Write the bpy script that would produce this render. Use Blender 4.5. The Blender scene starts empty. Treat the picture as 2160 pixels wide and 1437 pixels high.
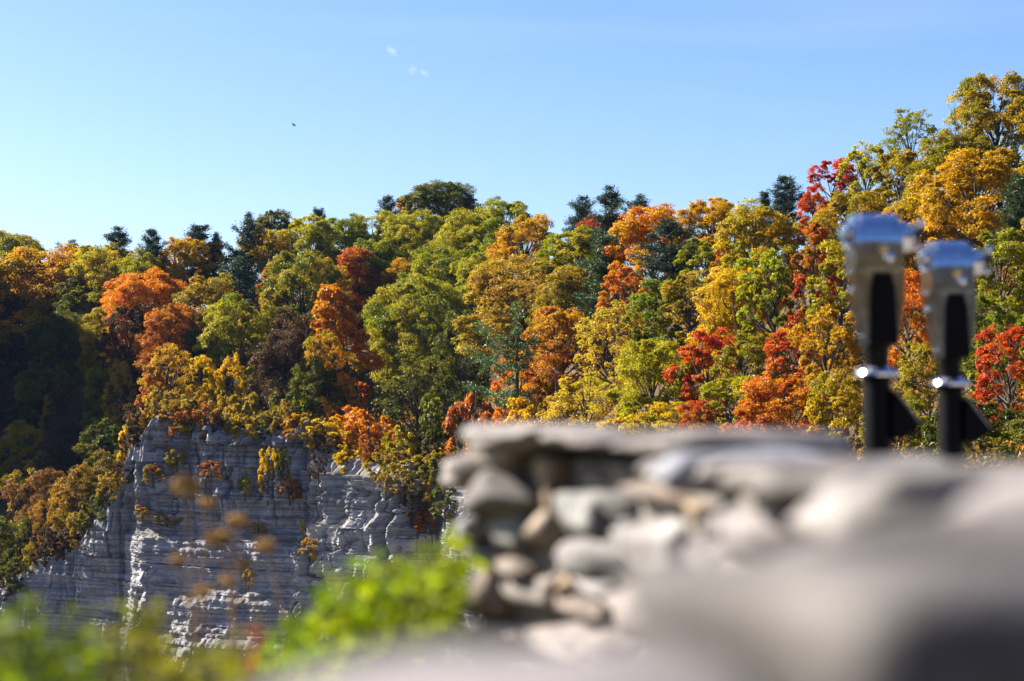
import bpy, math, random
import numpy as np
from mathutils import Vector, Matrix

# ------------------------------------------------------------------ camera, sky, sun, exposure
scene = bpy.context.scene
col = scene.collection
R = math.radians
CZ = 0.62                    # lens height above the overlook floor
F = 67.0 / 36.0 * 2160       # focal length in photo pixels
HOR = 977.0                  # photo row of the horizon
PITCH = math.atan((HOR - 718.5) / F)

cam_d = bpy.data.cameras.new('camera')
cam_d.lens = 67.0; cam_d.sensor_width = 36.0
cam_d.clip_start = 0.05; cam_d.clip_end = 20000
cam_d.dof.use_dof = True; cam_d.dof.focus_distance = 210.0; cam_d.dof.aperture_fstop = 2.2
cam = bpy.data.objects.new('camera', cam_d); col.objects.link(cam)
cam.location = (0, 0, CZ); cam.rotation_euler = (math.pi / 2 + PITCH, 0, 0)
scene.camera = cam

SUN_AZ, SUN_EL = 73.0, 38.0  # degrees left of the view axis, elevation
world = bpy.data.worlds.new('World'); scene.world = world; world.use_nodes = True
wn = world.node_tree.nodes; wl = world.node_tree.links
bg = wn['Background']
sky = wn.new('ShaderNodeTexSky'); sky.sky_type = 'NISHITA'; sky.sun_disc = False
sky.sun_elevation = R(SUN_EL); sky.sun_rotation = R(360 - SUN_AZ)
sky.air_density = 1.0; sky.dust_density = 1.6; sky.ozone_density = 2.2; sky.altitude = 200
hsv = wn.new('ShaderNodeHueSaturation'); hsv.inputs['Saturation'].default_value = 1.3; hsv.inputs['Hue'].default_value = 0.515
wl.new(sky.outputs[0], hsv.inputs['Color'])
# faint high cirrus, everywhere in the sky
wtc = wn.new('ShaderNodeTexCoord'); wmp = wn.new('ShaderNodeMapping'); wmp.inputs['Scale'].default_value = (1.6, 1.6, 11.0); wmp.inputs['Rotation'].default_value = (0.12, -0.10, 0.6)
wl.new(wtc.outputs['Generated'], wmp.inputs[0])
wno = wn.new('ShaderNodeTexNoise'); wno.inputs['Scale'].default_value = 1.3; wno.inputs['Detail'].default_value = 5; wno.inputs['Roughness'].default_value = 0.5; wno.inputs['Distortion'].default_value = 0.4
wl.new(wmp.outputs[0], wno.inputs['Vector'])
wra = wn.new('ShaderNodeMapRange'); wra.inputs['From Min'].default_value = 0.52; wra.inputs['From Max'].default_value = 0.78; wra.inputs['To Max'].default_value = 0.16
wl.new(wno.outputs[0], wra.inputs['Value'])
wmx = wn.new('ShaderNodeMix'); wmx.data_type = 'RGBA'; wmx.inputs[7].default_value = (4.6, 4.9, 5.2, 1)
wl.new(wra.outputs[0], wmx.inputs[0]); wl.new(hsv.outputs[0], wmx.inputs[6]); wl.new(wmx.outputs[2], bg.inputs[0]); bg.inputs[1].default_value = 0.062

sun_d = bpy.data.lights.new('sun', 'SUN'); sun_d.energy = 5.0; sun_d.angle = R(0.53); sun_d.color = (1.0, 0.93, 0.82)
sun = bpy.data.objects.new('sun', sun_d); col.objects.link(sun)
SUNV = Vector((-math.sin(R(SUN_AZ)) * math.cos(R(SUN_EL)), math.cos(R(SUN_AZ)) * math.cos(R(SUN_EL)), math.sin(R(SUN_EL))))
sun.rotation_euler = SUNV.to_track_quat('Z', 'Y').to_euler()
sun.location = (-60, 20, 80)

vs = scene.view_settings
vs.view_transform = 'Standard'; vs.look = 'None'; vs.exposure = 1.92; vs.gamma = 1.0; vs.use_curve_mapping = False
scene.render.engine = 'CYCLES'
cy = scene.cycles
cy.max_bounces = 7; cy.diffuse_bounces = 3; cy.glossy_bounces = 4; cy.transmission_bounces = 4; cy.volume_bounces = 1
cy.use_denoising = True
try: cy.denoiser = 'OPENIMAGEDENOISE'
except Exception: pass
cy.use_adaptive_sampling = False
cy.sample_clamp_indirect = 6.0

# ------------------------------------------------------------------ helpers
rng = np.random.default_rng(7)
random.seed(7)
CP, SP = math.cos(PITCH), math.sin(PITCH)
def at(px, row, d):
    """photo pixel at forward distance d -> world point"""
    u = (px - 1080) / F; v = (718.5 - row) / F
    y = CP - v * SP; z = SP + v * CP
    return Vector((u / y * d, d, CZ + z / y * d))
def lerp(px, tab):
    return float(np.interp(px, [t[0] for t in tab], [t[1] for t in tab]))

def tag(o, label=None, cat=None, group=None, kind=None):
    if label: o['label'] = label
    if cat: o['category'] = cat
    if group: o['group'] = group
    if kind: o['kind'] = kind
    return o
def mesh_np(name, V, Fq, mat=None, smooth=False, attrs=None):
    V = np.asarray(V, np.float32); Fq = np.asarray(Fq, np.int32)
    me = bpy.data.meshes.new(name)
    n, k = Fq.shape
    me.vertices.add(len(V)); me.vertices.foreach_set('co', V.ravel())
    me.loops.add(n * k); me.loops.foreach_set('vertex_index', Fq.ravel())
    me.polygons.add(n)
    me.polygons.foreach_set('loop_start', np.arange(0, n * k, k, dtype=np.int32))
    try: me.polygons.foreach_set('loop_total', np.full(n, k, dtype=np.int32))
    except Exception: pass
    me.polygons.foreach_set('use_smooth', np.full(n, smooth, dtype=bool))
    if attrs:
        for nm, arr in attrs.items():
            a = me.attributes.new(nm, 'FLOAT_COLOR', 'FACE')
            a.data.foreach_set('color', np.asarray(arr, np.float32).ravel())
    me.update(calc_edges=True); me.validate()
    if mat: me.materials.append(mat)
    return me
def link(name, me, parent=None, loc=None):
    o = bpy.data.objects.new(name, me); col.objects.link(o)
    if parent: o.parent = parent
    if loc is not None: o.location = loc
    return o
def empty(name, loc=(0, 0, 0)):
    o = bpy.data.objects.new(name, None); col.objects.link(o); o.location = loc
    o.empty_display_size = 0.2
    return o
def ordinal(n):
    return ['', 'first', 'second', 'third', 'fourth', 'fifth', 'sixth', 'seventh', 'eighth', 'ninth', 'tenth', 'eleventh', 'twelfth'][n] if n <= 12 else f"{n}{'th' if 10 < n % 100 < 20 else {1: 'st', 2: 'nd', 3: 'rd'}.get(n % 10, 'th')}"
class MB:
    """collects quads and tris in python lists (all faces as quads, tris doubled)"""
    def __init__(s): s.v = []; s.f = []
    def tube(s, pts, rad, n=6, cap=True):
        pts = [Vector(p) for p in pts]; b0 = len(s.v); m = len(pts)
        for i, p in enumerate(pts):
            t = (pts[min(i + 1, m - 1)] - pts[max(i - 1, 0)]).normalized()
            a = Vector((0, 0, 1)) if abs(t.z) < 0.9 else Vector((1, 0, 0))
            x = t.cross(a).normalized(); y = t.cross(x).normalized()
            for k in range(n):
                q = 2 * math.pi * k / n
                s.v.append(tuple(p + (x * math.cos(q) + y * math.sin(q)) * rad[i]))
        for i in range(m - 1):
            for k in range(n):
                k2 = (k + 1) % n
                s.f.append((b0 + i * n + k, b0 + i * n + k2, b0 + (i + 1) * n + k2, b0 + (i + 1) * n + k))
        if cap:
            s.f.append(tuple(b0 + k for k in reversed(range(n)))); s.f.append(tuple(b0 + (m - 1) * n + k for k in range(n)))
    def prism(s, poly, a0, a1, axis='y'):
        """polygon in the plane across axis, extruded from a0 to a1"""
        b0 = len(s.v); n = len(poly)
        for a in (a0, a1):
            for p, q in poly:
                s.v.append({'y': (p, a, q), 'x': (a, p, q), 'z': (p, q, a)}[axis])
        s.f.append(tuple(b0 + k for k in range(n))); s.f.append(tuple(b0 + n + k for k in reversed(range(n))))
        for k in range(n):
            k2 = (k + 1) % n
            s.f.append((b0 + k2, b0 + k, b0 + n + k, b0 + n + k2))
    def lathe(s, prof, n=24, axis='z', c=(0, 0, 0)):
        b0 = len(s.v)
        for r, h in prof:
            for k in range(n):
                q = 2 * math.pi * k / n; a, b = r * math.cos(q), r * math.sin(q)
                p = (a, b, h) if axis == 'z' else ((h, a, b) if axis == 'x' else (b, h, a))
                s.v.append((p[0] + c[0], p[1] + c[1], p[2] + c[2]))
        for i in range(len(prof) - 1):
            for k in range(n):
                k2 = (k + 1) % n
                s.f.append((b0 + i * n + k, b0 + i * n + k2, b0 + (i + 1) * n + k2, b0 + (i + 1) * n + k))
        s.f.append(tuple(b0 + k for k in reversed(range(n)))); m = len(prof) - 1
        s.f.append(tuple(b0 + m * n + k for k in range(n)))
    def mesh(s, name, mat=None, smooth=False, bevel=0):
        me = bpy.data.meshes.new(name); me.from_pydata(s.v, [], s.f); me.update()
        import bmesh
        bm = bmesh.new(); bm.from_mesh(me); bmesh.ops.recalc_face_normals(bm, faces=bm.faces)
        if bevel:
            es = [e for e in bm.edges if len(e.link_faces) == 2 and e.calc_face_angle(0) > 0.6]
            bmesh.ops.bevel(bm, geom=es, offset=bevel, segments=2, affect='EDGES', clamp_overlap=True)
        for f in bm.faces: f.smooth = smooth
        bm.to_mesh(me); bm.free()
        if smooth:
            try: me.set_sharp_from_angle(angle=R(34))
            except Exception: pass
        if mat: me.materials.append(mat)
        return me

# value noise, vectorised
_perm = rng.random((64, 64, 64)).astype(np.float32)
def vnoise(x, y, z=0.0):
    x, y, z = np.broadcast_arrays(np.asarray(x, float), np.asarray(y, float), np.asarray(z, float))
    xi, yi, zi = np.floor(x).astype(int), np.floor(y).astype(int), np.floor(z).astype(int)
    fx, fy, fz = x - xi, y - yi, z - zi
    fx, fy, fz = [t * t * (3 - 2 * t) for t in (fx, fy, fz)]
    o = 0
    for a in (0, 1):
        for b in (0, 1):
            for c in (0, 1):
                w = (fx if a else 1 - fx) * (fy if b else 1 - fy) * (fz if c else 1 - fz)
                o = o + w * _perm[(xi + a) % 64, (yi + b) % 64, (zi + c) % 64]
    return o * 2 - 1
def fbm(x, y, z=0.0, oct=4, gain=0.5):
    s = 0; a = 1.0
    for i in range(oct):
        f = 2.0 ** i
        s = s + a * vnoise(np.asarray(x) * f + 13.1 * i, np.asarray(y) * f + 7.7 * i, np.asarray(z) * f + 3.3 * i); a *= gain
    return s

# ------------------------------------------------------------------ materials
def new_mat(name):
    m = bpy.data.materials.new(name); m.use_nodes = True
    nt = m.node_tree; return m, nt.nodes, nt.links, nt.nodes['Principled BSDF']
def nd(ns, t, **kw):
    n = ns.new(t)
    for k, v in kw.items(): setattr(n, k, v)
    return n
def mixc(ns, ls, fac, a, b, mode='MIX'):
    m = nd(ns, 'ShaderNodeMix', data_type='RGBA', blend_type=mode)
    for i, s in ((0, fac), (6, a), (7, b)):
        if hasattr(s, 'is_output'): ls.new(s, m.inputs[i])
        else: m.inputs[i].default_value = s
    return m.outputs[2]
def mathn(ns, ls, op, a, b=0.0, clamp=False):
    m = nd(ns, 'ShaderNodeMath', operation=op, use_clamp=clamp)
    for i, s in ((0, a), (1, b)):
        if hasattr(s, 'is_output'): ls.new(s, m.inputs[i])
        else: m.inputs[i].default_value = s
    return m.outputs[0]
def noise(ns, ls, scale, detail=4, rough=0.55, vec=None):
    n = nd(ns, 'ShaderNodeTexNoise'); n.inputs['Scale'].default_value = scale
    n.inputs['Detail'].default_value = detail; n.inputs['Roughness'].default_value = rough
    if vec is not None: ls.new(vec, n.inputs['Vector'])
    return n.outputs[0]
def ramp(ns, ls, fac, stops):
    r = nd(ns, 'ShaderNodeValToRGB'); ls.new(fac, r.inputs[0])
    el = r.color_ramp.elements
    while len(el) < len(stops): el.new(0.5)
    for e, (p, c) in zip(el, stops):
        e.position = p; e.color = c if len(c) == 4 else (*c, 1)
    return r.outputs[0]

def leaf_material(name, trans=0.48, rough=0.4, spec=0.2, tmul=(1.5, 1.35, 0.7)):
    """leaf: colour from the object's own two colours, varied leaf by leaf and clump by clump"""
    m, ns, ls, bs = new_mat(name)
    oi = nd(ns, 'ShaderNodeObjectInfo')
    sec = nd(ns, 'ShaderNodeAttribute', attribute_type='OBJECT', attribute_name='second_colour')
    at_ = nd(ns, 'ShaderNodeAttribute', attribute_type='GEOMETRY', attribute_name='vary')
    sp = nd(ns, 'ShaderNodeSeparateColor'); ls.new(at_.outputs['Color'], sp.inputs[0])
    tc = nd(ns, 'ShaderNodeTexCoord')
    nz = noise(ns, ls, 0.22, 2, 0.5, tc.outputs['Object'])
    f = mathn(ns, ls, 'ADD', mathn(ns, ls, 'MULTIPLY', nz, 2.4), mathn(ns, ls, 'MULTIPLY', sp.outputs[1], 0.8))
    f = mathn(ns, ls, 'ADD', f, mathn(ns, ls, 'MULTIPLY', sp.outputs[0], 0.5))
    f = mathn(ns, ls, 'SUBTRACT', f, 1.4, True)
    c = mixc(ns, ls, f, oi.outputs['Color'], sec.outputs['Color'])
    val = mathn(ns, ls, 'ADD', mathn(ns, ls, 'MULTIPLY', sp.outputs[0], 0.75), mathn(ns, ls, 'ADD', mathn(ns, ls, 'MULTIPLY', sp.outputs[1], 0.35), 0.42))
    hs = nd(ns, 'ShaderNodeHueSaturation'); ls.new(c, hs.inputs['Color']); ls.new(val, hs.inputs['Value'])
    hu = mathn(ns, ls, 'ADD', mathn(ns, ls, 'MULTIPLY', sp.outputs[2], 0.035), 0.4825)
    ls.new(hu, hs.inputs['Hue'])
    c = hs.outputs[0]
    ls.new(c, bs.inputs['Base Color']); bs.inputs['Roughness'].default_value = rough
    bs.inputs['Specular IOR Level'].default_value = spec
    tr = nd(ns, 'ShaderNodeBsdfTranslucent')
    ls.new(mixc(ns, ls, 1.0, c, (*tmul, 1), 'MULTIPLY'), tr.inputs[0])
    mx = nd(ns, 'ShaderNodeMixShader'); mx.inputs[0].default_value = trans
    ls.new(bs.outputs[0], mx.inputs[1]); ls.new(tr.outputs[0], mx.inputs[2])
    ls.new(mx.outputs[0], ns['Material Output'].inputs[0])
    return m
M_LEAF = leaf_material('autumn_leaf')
M_NEEDLE = leaf_material('pine_needle', 0.2, 0.5, 0.35, (1.1, 1.2, 0.7))
M_BUSHLEAF = leaf_material('bush_leaf', 0.5, 0.5, 0.12, (1.4, 1.5, 0.5))

m, ns, ls, bs = new_mat('bark'); M_BARK = m
tc = nd(ns, 'ShaderNodeTexCoord')
ls.new(ramp(ns, ls, noise(ns, ls, 2.5, 4, 0.6, tc.outputs['Object']), [(0.3, (0.018, 0.014, 0.012)), (0.7, (0.075, 0.06, 0.05))]), bs.inputs[0])
bs.inputs['Roughness'].default_value = 0.9

m, ns, ls, bs = new_mat('forest_floor'); M_FLOOR = m
tc = nd(ns, 'ShaderNodeTexCoord')
a = ramp(ns, ls, noise(ns, ls, 0.35, 6, 0.7, tc.outputs['Object']), [(0.3, (0.035, 0.026, 0.014)), (0.5, (0.08, 0.05, 0.02)), (0.7, (0.07, 0.065, 0.02))])
ls.new(a, bs.inputs[0]); bs.inputs['Roughness'].default_value = 0.95
bp = nd(ns, 'ShaderNodeBump'); bp.inputs['Strength'].default_value = 0.8; bp.inputs['Distance'].default_value = 0.4
ls.new(noise(ns, ls, 1.5, 6, 0.7, tc.outputs['Object']), bp.inputs['Height']); ls.new(bp.outputs[0], bs.inputs['Normal'])

m, ns, ls, bs = new_mat('shale'); M_SHALE = m
tc = nd(ns, 'ShaderNodeTexCoord'); geo = nd(ns, 'ShaderNodeNewGeometry')
mp = nd(ns, 'ShaderNodeMapping'); ls.new(tc.outputs['Object'], mp.inputs[0]); mp.inputs['Scale'].default_value = (0.05, 0.05, 2.2)
mp.inputs['Rotation'].default_value = (0, R(2.5), 0)
strata = noise(ns, ls, 1.0, 6, 0.65, mp.outputs[0])
c1 = ramp(ns, ls, strata, [(0.28, (0.06, 0.066, 0.085)), (0.45, (0.17, 0.18, 0.21)), (0.6, (0.29, 0.295, 0.32)), (0.78, (0.12, 0.126, 0.145))])
mp2 = nd(ns, 'ShaderNodeMapping'); ls.new(tc.outputs['Object'], mp2.inputs[0]); mp2.inputs['Scale'].default_value = (0.5, 0.5, 0.12)
st2 = ramp(ns, ls, noise(ns, ls, 1.0, 5, 0.6, mp2.outputs[0]), [(0.42, (0, 0, 0)), (0.68, (1, 1, 1))])
c2 = mixc(ns, ls, mathn(ns, ls, 'MULTIPLY', st2, 0.4), c1, (0.10, 0.08, 0.06, 1))
sx = nd(ns, 'ShaderNodeSeparateXYZ'); ls.new(geo.outputs['True Normal'], sx.inputs[0])
led = mathn(ns, ls, 'MULTIPLY', mathn(ns, ls, 'SUBTRACT', sx.outputs[2], 0.38), 4.0, True)
led = mathn(ns, ls, 'MULTIPLY', led, ramp(ns, ls, noise(ns, ls, 0.5, 4, 0.6, tc.outputs['Object']), [(0.35, (0.1, 0.1, 0.1)), (0.6, (1, 1, 1))]), True)
soil = ramp(ns, ls, noise(ns, ls, 2.0, 4, 0.7, tc.outputs['Object']), [(0.35, (0.07, 0.048, 0.03)), (0.6, (0.11, 0.09, 0.06)), (0.8, (0.13, 0.095, 0.03))])
ls.new(mixc(ns, ls, led, c2, soil), bs.inputs[0]); bs.inputs['Roughness'].default_value = 0.75
bp = nd(ns, 'ShaderNodeBump'); bp.inputs['Strength'].default_value = 0.6; bp.inputs['Distance'].default_value = 0.25
hh = mathn(ns, ls, 'ADD', strata, mathn(ns, ls, 'MULTIPLY', noise(ns, ls, 2.5, 4, 0.6, tc.outputs['Object']), 0.6))
ls.new(hh, bp.inputs['Height']); ls.new(bp.outputs[0], bs.inputs['Normal'])

m, ns, ls, bs = new_mat('wall_stone'); M_STONE = m
tc = nd(ns, 'ShaderNodeTexCoord'); oi = nd(ns, 'ShaderNodeObjectInfo'); geo = nd(ns, 'ShaderNodeNewGeometry')
n1 = noise(ns, ls, 14, 6, 0.65, geo.outputs['Position']); n2 = noise(ns, ls, 60, 4, 0.6, geo.outputs['Position'])
v = mathn(ns, ls, 'ADD', mathn(ns, ls, 'MULTIPLY', n1, 1.1), mathn(ns, ls, 'MULTIPLY', n2, 0.5))
v = mathn(ns, ls, 'ADD', v, 0.2)
n3 = ramp(ns, ls, noise(ns, ls, 7.5, 3, 0.6, geo.outputs['Position']), [(0.36, (0.45, 0.45, 0.45)), (0.62, (1.15, 1.15, 1.15))])
v = mathn(ns, ls, 'MULTIPLY', v, n3)
hs = nd(ns, 'ShaderNodeHueSaturation'); ls.new(oi.outputs['Color'], hs.inputs['Color']); ls.new(v, hs.inputs['Value'])
lich = ramp(ns, ls, noise(ns, ls, 9, 5, 0.7, geo.outputs['Position']), [(0.55, (0, 0, 0)), (0.66, (1, 1, 1))])
ls.new(mixc(ns, ls, mathn(ns, ls, 'MULTIPLY', lich, 0.35), hs.outputs[0], (0.27, 0.26, 0.235, 1)), bs.inputs[0]); bs.inputs['Roughness'].default_value = 0.8
bp = nd(ns, 'ShaderNodeBump'); bp.inputs['Strength'].default_value = 0.7; bp.inputs['Distance'].default_value = 0.012
ls.new(n1, bp.inputs['Height']); ls.new(bp.outputs[0], bs.inputs['Normal'])

def plain(name, c, rough=0.5, metal=0.0, coat=0.0, spot=None):
    m, ns, ls, bs = new_mat(name)
    tc = nd(ns, 'ShaderNodeTexCoord')
    n = noise(ns, ls, 22, 4, 0.6, tc.outputs['Object'])
    lo = tuple(x * 0.8 for x in c); hi = tuple(min(1, x * 1.15) for x in c)
    ls.new(ramp(ns, ls, n, [(0.3, lo), (0.7, hi)]), bs.inputs[0])
    rr = mathn(ns, ls, 'ADD', mathn(ns, ls, 'MULTIPLY', n, 0.15), rough - 0.07)
    ls.new(rr, bs.inputs['Roughness'])
    bs.inputs['Metallic'].default_value = metal; bs.inputs['Coat Weight'].default_value = coat
    return m
M_CHROME = plain('chrome', (0.6, 0.61, 0.63), 0.14, 1.0)
M_BLACK = plain('black_enamel', (0.002, 0.002, 0.003), 0.45); M_BLACK.node_tree.nodes['Principled BSDF'].inputs['Specular IOR Level'].default_value = 0.1
M_RUBBER = plain('dark_rubber', (0.02, 0.02, 0.021), 0.6)
M_BRASS = plain('brass', (0.55, 0.42, 0.2), 0.3, 1.0)
M_MORTAR = plain('mortar', (0.15, 0.135, 0.12), 0.95)
M_PAVING = plain('paving', (0.22, 0.2, 0.18), 0.9)
M_BIRD = plain('bird_feather', (0.02, 0.017, 0.015), 0.8)
M_STALK = plain('plant_stalk', (0.12, 0.11, 0.04), 0.8)
M_DRYSTALK = plain('dry_stalk', (0.22, 0.14, 0.07), 0.8)
M_SEED = plain('seed_head', (0.40, 0.25, 0.08), 0.85)
M_WATER = plain('river_water', (0.05, 0.07, 0.06), 0.1)

# ------------------------------------------------------------------ opposite rim, hillside and cliff
RIM_D = [(-900, 330), (-400, 300), (0, 262), (280, 258), (690, 251), (845, 239.5), (870, 238.5), (965, 238), (1100, 195), (1400, 150), (1800, 115), (2160, 92), (2700, 75), (3300, 66)]
RIM_ROW = [(-900, 1500), (-400, 1450), (-60, 1290), (0, 1250), (100, 1172), (170, 1140), (212, 1090), (266, 1012), (280, 935), (340, 878), (400, 888), (540, 900), (640, 900), (700, 920), (740, 958), (850, 985), (950, 1000), (1100, 1010), (1400, 1040), (2160, 1080), (3300, 1110)]
GAIN = [(-400, .13), (0, .14), (260, .15), (420, .2), (900, .2), (1400, .16), (2160, .12), (2700, .11)]
def rim_d(px): return lerp(px, RIM_D)
def rim_row(px): return lerp(px, RIM_ROW)
def auto_d(px, bot): return rim_d(px) + max(6.0, lerp(px, GAIN) * (rim_row(px) - bot) + 6)

# colours: two leaf colours per kind of tree
PAL = {
 'green':   ((.095, .14, .002), (.20, .205, .002)),
 'pgreen':  ((.16, .185, .006), (.26, .24, .006)),
 'ygreen':  ((.28, .255, .002), (.17, .18, .002)),
 'yellow':  ((.46, .30, .002), (.33, .26, .002)),
 'gold':    ((.38, .20, .002), (.26, .185, .002)),
 'olive':   ((.19, .165, .003), (.27, .175, .003)),
 'orange':  ((.43, .125, .004), (.39, .19, .003)),
 'rust':    ((.26, .07, .006), (.28, .13, .005)),
 'red':     ((.36, .048, .006), (.36, .10, .005)),
 'crimson': ((.28, .02, .011), (.33, .05, .008)),
 'tan':     ((.25, .155, .02), (.19, .16, .010)),
 'pale':    ((.40, .31, .025), (.32, .24, .012)),
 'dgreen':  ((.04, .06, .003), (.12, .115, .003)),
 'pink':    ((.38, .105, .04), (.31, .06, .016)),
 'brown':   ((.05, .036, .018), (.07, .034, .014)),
 'pine':    ((.03, .06, .018), (.05, .082, .02)),
 'shaded_rust':   ((.13, .055, .012), (.15, .085, .01)),  # this and dull: rust and gold darkened to carry shade
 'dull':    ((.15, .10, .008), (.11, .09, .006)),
 'spine':   ((.06, .12, .025), (.10, .16, .03)),
 'bpine':   ((.022, .046, .030), (.040, .064, .036)),
}
PAL = {k: tuple(tuple(min(.62, q * (1.0 if 'pine' in k else 1.12)) for q in c) for c in v) for k, v in PAL.items()}
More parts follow.
